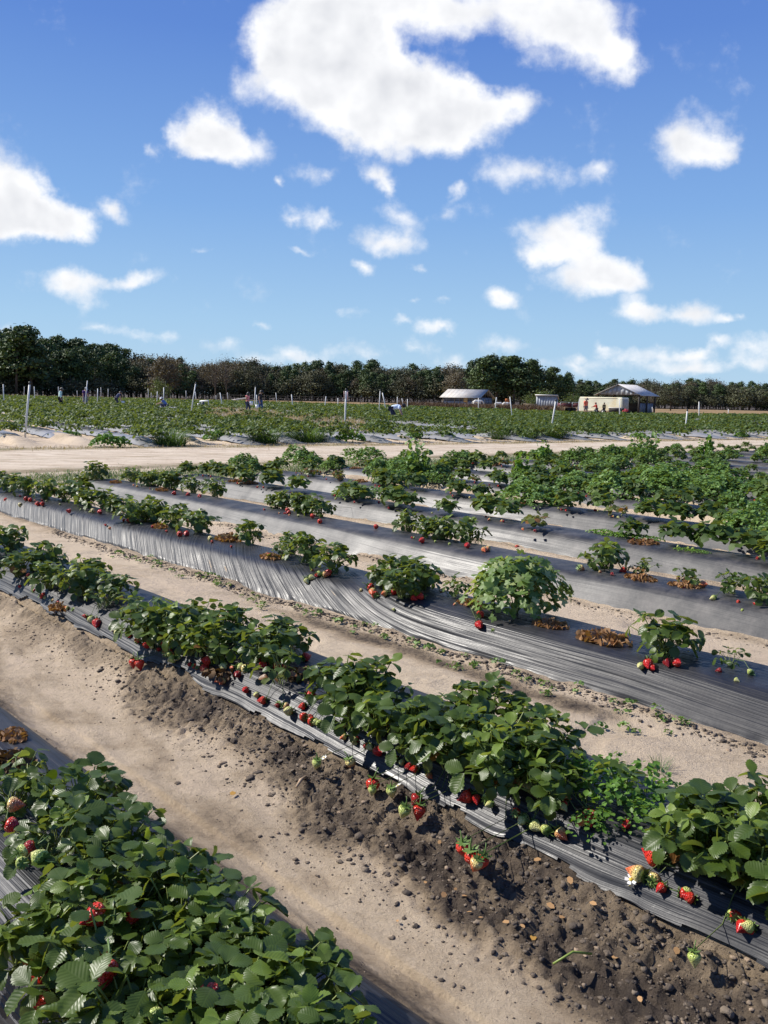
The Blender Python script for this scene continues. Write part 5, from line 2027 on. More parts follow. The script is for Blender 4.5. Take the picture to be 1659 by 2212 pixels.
def tree_mesh(kind, seed, mat):
    """trunk mesh and crown mesh of a tree 14 m tall"""
    r = np.random.default_rng(seed)
    mb = MB()
    H = 14.0
    top = H * (.97 if kind != 'oak' else .75)
    lx, ly = r.normal(0, .35, 2)
    mb.tube([(0, 0, -.2), (lx * .3, ly * .3, H * .35), (lx, ly, top)], [.24, .18, .05], 6)
    pos, nor = [], []
    if kind == 'pine':
        base = H * r.uniform(.14, .34)
        n = 26
        for k in range(n):
            t = (k + r.random()) / n
            z = base + (H - base) * t
            env = 2.9 * (1 - t) ** .55 * (0.35 + .65 * min(1, t * 4)) + .5
            a = r.uniform(0, 6.28)
            q = env * r.uniform(.45, 1.0)
            c = np.array([lx * z / H + q * math.cos(a), ly * z / H + q * math.sin(a), z + .25 * q * .3])
            if k % 2 == 0:
                mb.tube([(lx * z / H, ly * z / H, z - .3), tuple(c)], [.06, .02], 4, False)
            m = 85
            d = r.normal(0, 1, (m, 3)) * np.array([.95, .95, .48]) * (.65 + .35 * (1 - t))
            pos.append(c + d)
            nor.append(d)
        size = .46
    elif kind == 'oak':
        n = 34
        for k in range(n):
            a = r.uniform(0, 6.28)
            ph = r.uniform(-1.0, 1.45)
            rad = r.uniform(.55, 1.0)
            c = np.array([4.0 * rad * math.cos(a) * math.cos(ph), 4.0 * rad * math.sin(a) * math.cos(ph), H * .52 + 5.6 * rad * math.sin(ph)])
            if k % 2 == 0:
                mb.tube([(lx * .4, ly * .4, H * .3), tuple(np.array([c[0] * .5, c[1] * .5, (c[2] + H * .4) / 2])), tuple(c)], [.12, .07, .02], 4, False)
            m = 75
            d = r.normal(0, 1, (m, 3)) * np.array([1.0, 1.0, .8])
            pos.append(c + d)
            nor.append(d)
        size = .42
    elif kind == 'bare':
        for k in range(46):
            a = r.uniform(0, 6.28)
            z0 = H * r.uniform(.25, .7)
            q = r.uniform(1.2, 3.6)
            z1 = z0 + r.uniform(1.5, 5.0)
            z1 = min(z1, H)
            mid = np.array([q * .45 * math.cos(a), q * .45 * math.sin(a), z0 + (z1 - z0) * .45])
            end = np.array([q * math.cos(a + .2), q * math.sin(a + .2), z1])
            mb.tube([(lx * z0 / H, ly * z0 / H, z0), tuple(mid), tuple(end)], [.09, .05, .02], 4, False)
            d = r.normal(0, 1, (14, 3)) * np.array([.7, .7, .6])
            pos.append(end + d)
            nor.append(d)
        size = .26
    else:          # bush
        n = 16
        for k in range(n):
            a = r.uniform(0, 6.28)
            q = math.sqrt(r.random())
            c = np.array([5.2 * q * math.cos(a), 5.2 * q * math.sin(a), H * .12 + H * .75 * math.sqrt(max(0, 1 - q * q)) * r.uniform(.4, 1)])
            d = r.normal(0, 1, (60, 3)) * np.array([1.7, 1.7, 1.9])
            pos.append(c + d)
            nor.append(d)
        size = .85
    pos = np.concatenate(pos)
    pos[:, 2] = np.maximum(pos[:, 2], .3)
    nor = np.concatenate(nor)
    nor /= np.linalg.norm(nor, axis=1)[:, None] + 1e-6
    v, f = leaf_cloud(len(pos), lambda r_, n_: (pos, nor), size, seed + 5, kind != 'bush', .25)
    return mb.mesh('trunk', BARK, True), mesh_np('crown', v, f, mat, True)


TREES = {
    'pine': [tree_mesh('pine', 10 + k, PINE) for k in range(5)],
    'lpine': [tree_mesh('pine', 30 + k, PINE_LIGHT) for k in range(3)],
    'brown': [tree_mesh('oak', 50 + k, OAKBROWN) for k in range(4)],
    'dark': [tree_mesh('oak', 70 + k, OAKDARK) for k in range(4)],
    'bare': [tree_mesh('bare', 90 + k, OAKBROWN) for k in range(2)],
    'bush': [tree_mesh('bush', 110 + k, OAKDARK) for k in range(3)],
    'gbush': [tree_mesh('bush', 130 + k, SHRUBG) for k in range(2)],
}
TLAB = {'pine': ('pine_tree', 'dark green pine standing in the wood behind the field', 'dark pines of the wood'), 'lpine': ('pine_tree', 'lighter olive green pine in the wood behind the field', 'lighter pines of the wood'),
        'brown': ('oak_tree', 'brown leaved winter oak in the wood behind the field', 'brown oaks of the wood'), 'dark': ('oak_tree', 'dark greyish oak in the wood behind the field', 'dark oaks of the wood'),
        'bare': ('bare_tree', 'nearly bare pale branched tree rising above the brown wood', 'bare trees of the wood'), 'bush': ('undergrowth_bush', 'dark bushy undergrowth at the foot of the wood', 'bushes at the foot of the wood'),
        'gbush': ('green_bush', 'light green rounded bush in front of the dark wood', 'light bushes before the wood')}


def plant_tree(kind, xd, ytop, depth, wide=1.0, label=None, name=None, group=None):
    p = at_depth(xd, 860, depth)
    h = max(1.0, at_depth(xd, ytop, depth).z)
    nm, lab, grp = TLAB[kind]
    t = thing(name or nm, label or lab, 'bush' if 'bush' in kind else 'tree', (p.x, p.y, 0), random.uniform(0, 6.28), group if label else grp)
    tr, cr = random.choice(TREES[kind])
    s = h / 14.0
    ws = max(s, .55) * wide if kind in ('pine', 'lpine') else s * wide
    t.scale = (ws, ws, s)
    link('trunk', tr, t)
    link('crown', cr, t)
    return t


TOPX = [-200, 0, 40, 70, 100, 160, 200, 250, 290, 340, 380, 410, 430, 460, 510, 545, 580, 640, 700, 760, 790, 830, 880, 950, 990, 1020, 1050, 1100, 1140, 1165, 1180, 1200, 1230, 1270, 1330, 1370, 1400, 1440, 1480, 1540, 1580, 1620, 1659, 1900]
TOPY = [705, 716, 712, 712, 726, 735, 740, 746, 757, 768, 766, 776, 786, 776, 770, 772, 784, 785, 780, 785, 775, 788, 786, 790, 785, 782, 773, 772, 778, 786, 800, 797, 812, 821, 821, 818, 815, 824, 818, 815, 824, 820, 827, 825]
rt = random.Random(19)


def kind_at(x, layer):
    q = rt.random()
    if x < 285:
        return 'pine' if q < .72 else 'lpine' if q < .93 else 'dark'
    if x < 440:
        return 'brown' if q < .42 else 'pine' if q < .75 else 'dark'
    if x < 575:
        return 'brown' if q < .32 else 'dark' if q < .93 else 'bare'
    if x < 955:
        return 'dark' if q < .4 else 'pine' if q < .93 else 'brown'
    if x < 1010:
        return 'brown' if q < .6 else 'dark'
    if x < 1335:
        return 'pine' if q < .7 else 'dark' if q < .9 else 'lpine'
    if x < 1590:
        return 'dark' if q < .5 else 'brown' if q < .68 else 'pine'
    return 'pine' if q < .4 else 'lpine' if q < .7 else 'dark'


def depth_at(x):
    return np.interp(x, [-200, 0, 300, 600, 1000, 1300, 1659, 1900], [165, 175, 200, 225, 225, 215, 225, 230])


x = -170.0
while x < 1840:
    for layer in (0, 1, 2):
        xx = x + rt.uniform(-8, 8) + layer * 6
        yt = float(np.interp(xx, TOPX, TOPY))
        yb = 862 + (xx - 830) * .0215
        if layer == 0:
            yt = yt + (yb - yt) * rt.uniform(.16, .42)
        elif layer == 1:
            yt = yt + (yb - yt) * rt.uniform(.03, .24)
        else:
            yt = yt + (yb - yt) * rt.uniform(-.03, .10)
        plant_tree(kind_at(xx, layer), xx, yt, float(depth_at(xx)) + layer * 9 + rt.uniform(-3, 3), rt.uniform(.85, 1.15))
    x += rt.uniform(14, 18)
# undergrowth closes the foot of the wood
x = -170.0
while x < 1840:
    yb = 857 + (x - 830) * .0215
    plant_tree('bush', x, yb - rt.uniform(18, 40), float(depth_at(x)) + rt.uniform(-4, 6), rt.uniform(1.2, 1.8))
    x += rt.uniform(11, 15)
for (kind, xx, yt, dep, wd, lab, nm) in [
    ('pine', 1040, 776, 205, 1.5, 'broad dark pine, tallest behind the shed with rusty roof', None), ('pine', 1075, 771, 207, 1.6, 'broad rounded pine in the clump behind the two sheds', None), ('pine', 1110, 772, 205, 1.6, 'broad pine with open crown beside a shorter leaning one', None), ('pine', 1143, 778, 206, 1.4, 'pine at the falling edge of the tall clump', None),
    ('lpine', 1198, 795, 205, 1.2, 'lone thin pine with tiered crown beside the tall clump', None), ('pine', 1228, 812, 205, 1.1, 'short dark pine beside the thin tiered one', None), ('pine', 35, 712, 172, 1.4, 'tallest pine of the wood, with a rounded crown', None), ('pine', 70, 711, 174, 1.4, 'tall pine beside the tallest one, crown touching it', None),
    ('bare', 465, 772, 190, 1.1, 'pale bare tree with fine twigs before brown oaks', None), ('bare', 490, 776, 188, 1.0, 'pale bare tree leaning beside another bare one', None), ('brown', 355, 768, 185, 1.2, 'brown leaved oak where the pines give way', None), ('brown', 985, 800, 190, 1.2, 'broad brown oak behind the shed with rusty roof', None),
    ('gbush', 345, 815, 165, 1.0, 'light green rounded bush before the dark pines', None), ('gbush', 1148, 850, 150, 1.4, 'light green bush beside the grey lean-to shed', None), ('gbush', 1180, 838, 158, 1.6, 'light green bush showing above the grey lean-to shed', None), ('gbush', 1240, 848, 152, 1.6, 'olive bush between the lean-to shed and the pale trailer', None),
    ('bare', 1408, 835, 175, 1.6, 'greyish bare tree beyond the open barn and its bright roof', None), ('dark', 1450, 830, 170, 1.5, 'dark rounded oak standing past the open barn', None), ('bush', 1290, 850, 150, 1.4, 'dark bush behind the pale trailer', None),
]:
    plant_tree(kind, xx, yt, dep, wd, lab, nm)

# ------------------------------------------------------------------ white posts
POSTM = simple_mat('white_pvc_post', (0.70, 0.69, 0.64), .5, .12, 6, dirt=(.45, .40, .32))
CAPM = simple_mat('black_cap', (0.02, 0.02, 0.02), .5)
TAGM = simple_mat('pinkish_tag', (0.62, 0.40, 0.36), .7)
POSTS = [
    (74, 835, 75, 868), (126, 835, 126.4, 851), (166.5, 844, 167, 858.6), (188.8, 822.4, 182.2, 882.7), (211.2, 839.4, 210.2, 875.5), (218, 836.7, 218.6, 860), (233.5, 840, 233.5, 861), (319.7, 840, 321.3, 863.3), (326.6, 848, 326.6, 863.3),
    (340, 845.3, 338.5, 874), (354, 836.7, 352.6, 880), (401.8, 843.8, 401.8, 865.3), (422.7, 828.5, 410.4, 899), (421.6, 846, 423.7, 870), (466.6, 853.7, 466.6, 866), (475.4, 848, 481.3, 881.2), (491.1, 847.5, 492.1, 866.7), (551.8, 836, 549.3, 884.7),
    (554.4, 853, 554.2, 881), (595.9, 848.3, 598.4, 874), (629.8, 852, 633.1, 883.7), (704.3, 856, 700.8, 883.3), (729.8, 860, 730.2, 880.6), (747.6, 843.8, 744.1, 932.3), (821.1, 843.8, 818.3, 897), (826.2, 848.3, 835.4, 890), (858.5, 857, 858.1, 881.6),
    (868.3, 860.6, 872.2, 881.2), (880.4, 861.8, 880, 886.7), (1033.6, 859.4, 1033.6, 889.6), (1072.4, 858.1, 1068.5, 892.5), (1101.6, 857.1, 1107.8, 909.2), (1200.5, 866.7, 1189.1, 930.3), (1252, 861.2, 1247.3, 894.5), (1338.4, 862, 1338.8, 905),
    (1408.9, 879, 1409.9, 892.5), (1484.7, 887.2, 1479.6, 934.4), (1510, 867.7, 1510, 906.7), (1573.5, 883.7, 1573, 897.7), (64, 830, 53, 936.7), (7, 830, 8.5, 875), (52.5, 835, 52, 856.7),
]
POSTLAB = {3: 'leaning white post in front of the person in the purple shirt', 12: 'strongly leaning white post beside the white pipe frame', 17: 'upright white post between the couple with buckets', 23: 'tagged white post with black top at the edge of the dirt track',
           24: 'upright black topped post behind the person in the pale blue shirt', 25: 'slanting white post behind the bending person', 31: 'slanting white post before the wooden board', 32: 'leaning thick white post with black cap above the grass clumps', 36: 'leaning white post with black cap near the dirt track\'s far edge',
           39: 'tall white post leaning over the first silvery bed', 33: 'white post beside the person in the coral shirt', 34: 'thin white post in front of the pale trailer', 10: 'white post in front of the crouching person with a hat', 37: 'upright white post in the green field past the open barn', 15: 'slanting white post at the dry grass patch'}
for k, (x0, y0, x1, y1) in enumerate(POSTS):
    zb = .12
    hor = 857 + (x1 - 830) * .0215
    p = at(x1, max(y1, hor + 9.5), zb)
    if p.y > 150:
        p = at_depth(x1, y1, 150)
    p = Vector((p.x, p.y, 0))
    tp = at_depth(x0, y0, p.y)
    d = tp - p
    t = thing('field_post', POSTLAB.get(k, 'thin white post standing in the beds beyond the track'), 'post', p, 0, 'white posts of the far field' if k not in POSTLAB else None)
    r0 = .030 if k not in (23, 32, 36, 39, 12, 3) else .034
    if p.y > 70:
        r0 = .045
    mb = MB()
    mb.tube([(0, 0, -.1), tuple(d * .5), tuple(d)], [r0, r0, r0 * .95], 8)
    mb.build('shaft', POSTM, t, True)
    if k in (23, 32, 36, 12, 24, 39, 17):
        mb = MB()
        q = d.normalized()
        mb.tube([tuple(d - q * .01), tuple(d + q * .08)], [r0 * 1.15, r0 * 1.0], 8)
        mb.build('cap', CAPM, t, True)
    if k == 23:
        mb = MB()
        mb.box(d * .90 + Vector((.06, -.02, 0)), (.05, .015, .34))
        mb.box(d * .90 + Vector((-.07, -.02, .02)), (.03, .015, .26))
        mb.build('tag', TAGM, t)
p = at(1226, 944, 0)
mb = MB()
mb.tube([(p.x, p.y, -.05), (p.x + .01, p.y, .3)], .025, 8)
tag(mb.build('short_stake', POSTM, None, True), 'short white stake beside the grass clumps at the track', 'stake')

# ------------------------------------------------------------------ irrigation pipes
pm = simple_mat('white_pipe', (.78, .78, .74), .45, .06)
dk = simple_mat('dark_valve', (.05, .06, .07), .5)
p = at(435, 884, .1)
t = thing('pipe_frame', 'white pipe valve frame standing among the far beds', 'pipe', (p.x, p.y, 0), .1)
f_ = p.y / FPX
def px_(x, y):
    q = at_depth(x, y, p.y)
    return (q.x - p.x, 0, q.z)
mb = MB()
mb.tube([px_(428, 882), px_(428, 872), px_(436, 872), px_(436, 882)], .07, 8)
mb.build('lower_loop', pm, t, True)
mb = MB()
mb.tube([px_(432, 872), px_(432, 867), px_(450, 865.5), px_(450, 875)], .07, 8)
mb.build('upper_loop', pm, t, True)
mb = MB()
mb.tube([px_(438, 868), px_(438, 882)], .13, 8)
mb.build('valve', dk, t, True)

# ------------------------------------------------------------------ barns and sheds


def corrugated(name, col, rust, scale=(1, 1, 1), rough=.45, metal=.35, amount=(.5, .68), freq=26.0, axis=0):
    m, nt, b, out = new_mat(name)
    t = NT(nt)
    o = t.obj()
    mp = t.n('ShaderNodeMapping')
    mp.inputs['Scale'].default_value = scale
    t.l(o, mp.inputs['Vector'])
    f = t.ramp(t.noise(mp.outputs[0], 1.0, 6, .7), [(amount[0], (0, 0, 0)), (amount[1], (1, 1, 1))])
    base = t.ramp(t.noise(o, .7, 5), [(.3, tuple(c * .8 for c in col)), (.7, tuple(min(1, c * 1.15) for c in col))])
    t.l(t.mix(t.m('MULTIPLY', f, .75), base, rust), b.inputs['Base Color'])
    b.inputs['Roughness'].default_value = rough
    b.inputs['Metallic'].default_value = metal
    return m


ROOF = corrugated('rust_streaked_roof_metal', (.50, .48, .43), (.36, .22, .12), (2.2, .3, .3), .6, .0, (.5, .8))
ROOF2 = corrugated('grey_roof_metal', (.50, .49, .475), (.36, .27, .19), (1.6, .3, .3), .6, .0, (.55, .85))
SIDING = corrugated('weathered_siding', (.36, .39, .42), (.22, .20, .18), (3, 3, .3), .6, .15)
SIDING_D = corrugated('blue_grey_siding', (.13, .16, .21), (.1, .1, .1), (3, 3, .3), .6, .1)
DARKW = simple_mat('dark_weathered_wood', (.045, .040, .036), .85, .3, 5)
WOODM = simple_mat('grey_tan_wood', (.30, .23, .15), .85, .3, 6)
WHITEM = simple_mat('white_panel', (.75, .74, .70), .5, .08)
CREAM = corrugated('cream_trailer_skin', (.90, .84, .62), (.82, .64, .32), (.5, .5, .5), .45, .0, (.50, .64))
RUSTW = simple_mat('orange_board', (.42, .14, .04), .8, .3, 5)


def quad_strip(mb, a, b, c, d, n, lift, mats=None):
    """n boards or sheets side by side from edge a-b to edge d-c, as thin boxes"""
    a, b, c, d = (Vector(q) for q in (a, b, c, d))
    return [(a.lerp(b, k / n), a.lerp(b, (k + .995) / n), d.lerp(c, (k + .995) / n), d.lerp(c, k / n)) for k in range(n)]


def sheet(name, q, thick, mat, parent):
    p0, p1, p2, p3 = q
    n = (p1 - p0).cross(p3 - p0).normalized() * thick
    mb = MB()
    mb.add([p0, p1, p2, p3, p0 + n, p1 + n, p2 + n, p3 + n], [(3, 2, 1, 0), (4, 5, 6, 7), (0, 1, 5, 4), (1, 2, 6, 5), (2, 3, 7, 6), (3, 0, 4, 7)])
    return mb.build(name, mat, parent)


def panels(name, q, n, thick, mat, parent, jitter=0.0):
    out = []
    for k, s in enumerate(quad_strip(None, *q, n, 0)):
        j = random.uniform(-jitter, jitter)
        nn = (s[1] - s[0]).cross(s[3] - s[0]).normalized() * (j + (.004 if k % 2 else 0))
        out.append(sheet(name, tuple(x + nn for x in s), thick, mat, parent))
    return out


def gable_barn(label, c, yaw, Lr, Wg, He, Hr, over, roofm, parts):
    """ridge along local x; front eave towards local -y"""
    t = thing('barn', label, 'barn', c, yaw)
    hw = Wg / 2
    dz = over * (Hr - He) / hw
    for sgn in (-1, 1):
        e0 = Vector((-Lr / 2 - over, sgn * (hw + over), He - dz))
        e1 = Vector((Lr / 2 + over, sgn * (hw + over), He - dz))
        r0 = Vector((-Lr / 2 - over, sgn * .02, Hr))
        r1 = Vector((Lr / 2 + over, sgn * .02, Hr))
        q_ = (e0, e1, r1, r0) if sgn < 0 else (e1, e0, r0, r1)
        rf = sheet('roof', q_, .04, roofm, t)
        nn = (q_[1] - q_[0]).cross(q_[3] - q_[0]).normalized() * .042
        for k in range(1, 10):
            mb = MB()
            mb.tube([q_[0].lerp(q_[1], k / 10) + nn, q_[3].lerp(q_[2], k / 10) + nn], .018, 4)
            mb.build('seam', roofm, rf)
    return t, hw


# barn with the rust streaked roof: ridge lies across the view, open gable to the right
c = at_depth(1010, 872, 165)
t, hw = gable_barn('low barn with rust streaked pale roof and dark open gable, beside the grazing animals', (c.x, c.y, 0), R(-26), 7.2, 7.4, 1.75, 3.15, .45, ROOF, None)
panels('wall_sheet', (Vector((-3.6, -hw + .1, 0)), Vector((3.6, -hw + .1, 0)), Vector((3.6, -hw + .1, .95)), Vector((-3.6, -hw + .1, .95))), 8, .05, SIDING, t)
panels('upper_wall_sheet', (Vector((-3.6, -hw + .25, .95)), Vector((3.6, -hw + .25, .95)), Vector((3.6, -hw + .25, 1.8)), Vector((-3.6, -hw + .25, 1.8))), 4, .05, SIDING_D, t)
sheet('back_wall', (Vector((3.6, hw - .1, 0)), Vector((-3.6, hw - .1, 0)), Vector((-3.6, hw - .1, 1.8)), Vector((3.6, hw - .1, 1.8))), .05, DARKW, t)
sheet('left_wall', (Vector((-3.55, hw - .1, 0)), Vector((-3.55, -hw + .2, 0)), Vector((-3.55, -hw + .2, 1.8)), Vector((-3.55, hw - .1, 1.8))), .05, DARKW, t)
panels('gable_wall_sheet', (Vector((3.5, -hw + .2, 0)), Vector((3.5, hw - .2, 0)), Vector((3.5, hw - .2, 1.7)), Vector((3.5, -hw + .2, 1.7))), 7, .05, SIDING_D, t)
for k in range(-3, 4):
    y_ = k * hw / 3.6
    zt = 1.75 + (3.1 - 1.75) * (1 - abs(y_) / hw)
    mb = MB()
    mb.box((3.7, y_, (1.7 + zt) / 2), (.1, .12, zt - 1.7 + .02))
    mb.build('truss_strut', DARKW, t)
for k in range(4):
    mb = MB()
    mb.box((-3.5 + k * 2.33, -hw + .02, .9), (.1, .1, 1.8))
    mb.build('post', WOODM, t)
mb = MB()
mb.box((1.0, -hw - .02, 1.2), (.75, .06, .8))
mb.build('tan_hatch', simple_mat('tan_hatch', (.55, .40, .18), .8), t)

# grey lean-to shed
c = at_depth(1181, 884, 140)
t = thing('lean_to_shed', 'small grey lean-to shed of upright metal sheets with white roof edge', 'shed', (c.x, c.y, 0), R(-14))
w_, d_ = 3.15, 3.2
panels('wall_sheet', (Vector((-w_ / 2, -d_ / 2, 0)), Vector((w_ / 2, -d_ / 2, 0)), Vector((w_ / 2, -d_ / 2, 2.2)), Vector((-w_ / 2, -d_ / 2, 2.2))), 8, .05, SIDING, t)
sheet('side_wall', (Vector((w_ / 2, -d_ / 2 + .02, 0)), Vector((w_ / 2, d_ / 2, 0)), Vector((w_ / 2, d_ / 2, 1.6)), Vector((w_ / 2, -d_ / 2 + .02, 2.15))), .05, SIDING_D, t)
sheet('back_wall', (Vector((w_ / 2, d_ / 2, 0)), Vector((-w_ / 2, d_ / 2, 0)), Vector((-w_ / 2, d_ / 2, 1.6)), Vector((w_ / 2, d_ / 2, 1.6))), .05, SIDING_D, t)
sheet('left_wall', (Vector((-w_ / 2, d_ / 2, 0)), Vector((-w_ / 2, -d_ / 2 + .02, 0)), Vector((-w_ / 2, -d_ / 2 + .02, 2.15)), Vector((-w_ / 2, d_ / 2, 1.6))), .05, SIDING_D, t)
sheet('roof', (Vector((-w_ / 2 - .2, -d_ / 2 - .3, 2.26)), Vector((w_ / 2 + .2, -d_ / 2 - .3, 2.26)), Vector((w_ / 2 + .2, d_ / 2 + .3, 1.66)), Vector((-w_ / 2 - .2, d_ / 2 + .3, 1.66))), .06, ROOF2, t)
mb = MB()
mb.box((0, -d_ / 2 - .33, 2.28), (w_ + .42, .05, .14))
mb.build('fascia', WHITEM, t)
for k in range(2):
    mb = MB()
    mb.box((w_ / 2 + .08, -.3 + k * 1.1, 1.15), (.03, .16, .8))
    mb.build('window_slit', WHITEM, t)

# open barn: gable towards the field, ridge running away to the right
c = at_depth(1352, 893, 118)
t, hw = gable_barn('open sided barn with grey metal roof and boarded gable behind the pale trailer', (c.x, c.y, 0), R(52), 5.6, 5.9, 2.45, 3.75, .35, ROOF2, None)
for k in range(9):
    y0 = -hw + .12 + k * (2 * hw - .24) / 9
    y1 = y0 + (2 * hw - .24) / 9 * .96
    z0 = 2.45 + (3.68 - 2.45) * (1 - abs(y0) / hw)
    z1 = 2.45 + (3.68 - 2.45) * (1 - abs(y1) / hw)
    x_ = -2.8 - (.015 if k % 2 else 0)
    sheet('gable_board', (Vector((x_, y1, 2.4)), Vector((x_, y0, 2.4)), Vector((x_, y0, z0)), Vector((x_, y1, z1))), .04, SIDING, t)
for sx in (-2.75, 0, 2.75):
    for sy in (-1, 1):
        mb = MB()
        mb.box((sx, sy * (hw - .12), 1.22), (.16, .16, 2.44))
        mb.build('post', DARKW, t)
mb = MB()
mb.box((-2.7, 0, 2.36), (.12, 2 * hw, .16))
mb.build('tie_beam', DARKW, t)
panels('half_wall_sheet', (Vector((-1.9, -hw + .3, 0)), Vector((2.6, -hw + .3, 0)), Vector((2.6, -hw + .3, 1.35)), Vector((-1.9, -hw + .3, 1.35))), 6, .05, SIDING_D, t)
sheet('back_wall', (Vector((2.75, -hw + .3, 0)), Vector((2.75, hw - .3, 0)), Vector((2.75, hw - .3, 1.3)), Vector((2.75, -hw + .3, 1.3))), .05, DARKW, t)

# pale box trailer
c = at_depth(1303, 893, 104)
t = thing('box_trailer', 'cream box trailer with rounded corners parked before the open barn', 'trailer', (c.x, c.y, 0), R(-38))
bm = bmesh.new()
bmesh.ops.create_cube(bm, size=1)
for v in bm.verts:
    v.co = Vector((v.co.x * 5.4, v.co.y * 2.0, v.co.z * 1.75 + 1.12))
bmesh.ops.bevel(bm, geom=bm.edges[:], offset=.09, segments=3, affect='EDGES')
me = bpy.data.meshes.new('body')
bm.to_mesh(me)
bm.free()
me.materials.append(CREAM)
link('body', me, t)
mb = MB()
mb.box((2.72, .0, 1.05), (.06, 1.5, 1.5))
mb.build('rear_door', simple_mat('grey_door', (.42, .38, .30), .7), t)
for y_ in (-.95, .95):
    for x_ in (-.45, .45):
        mb = MB()
        mb.tube([(x_, y_ - .1, .3), (x_, y_ + .1, .3)], .3, 14)
        w = mb.build('wheel', simple_mat('tyre_rubber', (.02, .02, .02), .8), t, True)
        mb = MB()
        mb.tube([(x_, y_ - .12, .3), (x_, y_ + .12, .3)], .15, 10)
        mb.build('rim', WHITEM, w)
for z_ in (.42, 1.88):
    mb = MB()
    mb.box((0, -1.012, z_), (4.2, .02, .05))
    mb.build('trim', simple_mat('trim', (.6, .52, .34), .5), t)
mb = MB()
mb.box((-2.6, 0, .42), (1.0, .12, .1))
mb.build('tow_bar', DARKW, t)
# two maroon wagons with rails
MAROON = simple_mat('maroon_paint', (.105, .022, .026), .55, .3, 4, dirt=(.06, .045, .035))
for (xd, lab) in ((1219, 'maroon flat sided wagon beside the grey lean-to shed'), (1245, 'maroon flat sided wagon with grey posts near the coral shirted person')):
    c = at_depth(xd, 891, 124)
    t = thing('farm_wagon', lab, 'wagon', (c.x, c.y, 0), R(4), 'maroon wagons')
    mb = MB()
    mb.box((0, -.8, .88), (1.62, .05, .52))
    mb.box((0, .8, .88), (1.62, .05, .52))
    mb.box((-.8, 0, .88), (.05, 1.55, .52))
    mb.box((.8, 0, .88), (.05, 1.55, .52))
    mb.build('sides', MAROON, t)
    mb = MB()
    mb.box((0, 0, .56), (1.7, 1.7, .1))
    mb.build('bed', WOODM, t)
    for x_ in (-.82, .82):
        for y_ in (-.84, .84):
            mb = MB()
            mb.box((x_, y_, .92), (.06, .06, .74))
            mb.build('stake_post', SIDING, t)
    for x_ in (-.5, .5):
        for y_ in (-.7, .7):
            mb = MB()
            mb.tube([(x_, y_ - .07, .27), (x_, y_ + .07, .27)], .27, 12)
            mb.build('wheel', MATS['tyre_rubber'], t, True)
    mb = MB()
    mb.tube([(-.82, -.84, 1.27), (.82, -.84, 1.27)], .03, 6)
    mb.build('rail', SIDING, t, True)
# blue car half hidden behind the people
BLUE = simple_mat('blue_car_paint', (.02, .05, .22), .25, .1)
c = at_depth(1276, 893, 110)
t = thing('parked_car', 'small blue car parked nose out behind the coral shirted person', 'car', (c.x, c.y, 0), R(20))
pr = [(-1.4, .35), (-1.4, .75), (-1.1, .9), (-.7, 1.3), (.1, 1.32), (.6, .92), (1.35, .78), (1.45, .4)]
mb = MB()
n_ = len(pr)
mb.add([(x, -.7, z) for x, z in pr] + [(x, .7, z) for x, z in pr], [tuple(range(n_)), tuple(range(2 * n_ - 1, n_ - 1, -1))] + [(k, k + n_, (k + 1) % n_ + n_, (k + 1) % n_) for k in range(n_)])
mb.build('body', BLUE, t)
for y_ in (-.71, .71):
    mb = MB()
    mb.add([(-.95, y_, .92), (.45, y_, .92), (.08, y_, 1.25), (-.68, y_, 1.23)], [(0, 1, 2, 3)])
    mb.build('side_window', simple_mat('car_glass', (.03, .04, .05), .08), t)
    for x_ in (-.85, .9):
        mb = MB()
        mb.tube([(x_, y_ - .08, .28), (x_, y_ + .08, .28)], .28, 12)
        w = mb.build('wheel', MATS['tyre_rubber'], t, True)
        mb = MB()
        mb.tube([(x_, y_ - .1, .28), (x_, y_ + .1, .28)], .16, 10)
        mb.build('rim', WHITEM, w)
    mb = MB()
    mb.box((1.42, y_ * .7, .65), (.06, .3, .16))
    mb.build('headlight', WHITEM, t)
# dark flat cart under the trailer's end
c = at_depth(1330, 893, 100)
t = thing('flat_cart', 'low dark cart with pale rim in front of the cream trailer', 'cart', (c.x, c.y, 0), R(-5))
mb = MB()
mb.box((0, 0, .55), (1.5, .8, .42))
mb.build('tub', DARKW, t)
mb = MB()
mb.box((0, -.4, .79), (1.6, .08, .06))
mb.box((0, .4, .79), (1.6, .08, .06))
mb.build('rim', WHITEM, t)
for x_ in (-.5, .5):
    mb = MB()
    mb.tube([(x_, -.42, .2), (x_, .42, .2)], .2, 10)
    mb.build('wheel', MATS['tyre_rubber'], t, True)
# feed trough and board by the pens
c = at_depth(1145, 884, 138)
t = thing('hay_trough', 'rough wooden feeding trough beside the grey lean-to shed', 'trough', (c.x, c.y, 0), R(-5))
for k in range(3):
    mb = MB()
    mb.box((0, -.5, .25 + k * .22), (1.9, .05, .18))
    mb.build('board', WOODM, t)
mb = MB()
mb.box((0, 0, .86), (2.1, 1.1, .07))
mb.build('top_board', WOODM, t)
for x_ in (-.95, .95):
    for y_ in (-.48, .48):
        mb = MB()
        mb.box((x_, y_, .42), (.1, .1, .84))
        mb.build('leg', WOODM, t)
c = at_depth(1095, 876, 140)
t = thing('wooden_board', 'orange brown board on two legs beside the white grazing animals', 'board', (c.x, c.y, 0), .1)
mb = MB()
mb.box((0, 0, 1.35), (.62, .08, .5))
mb.build('panel', RUSTW, t)
for x_ in (-.22, .22):
    mb = MB()
    mb.box((x_, .06, .62), (.08, .06, 1.24))
    mb.build('leg', WOODM, t)

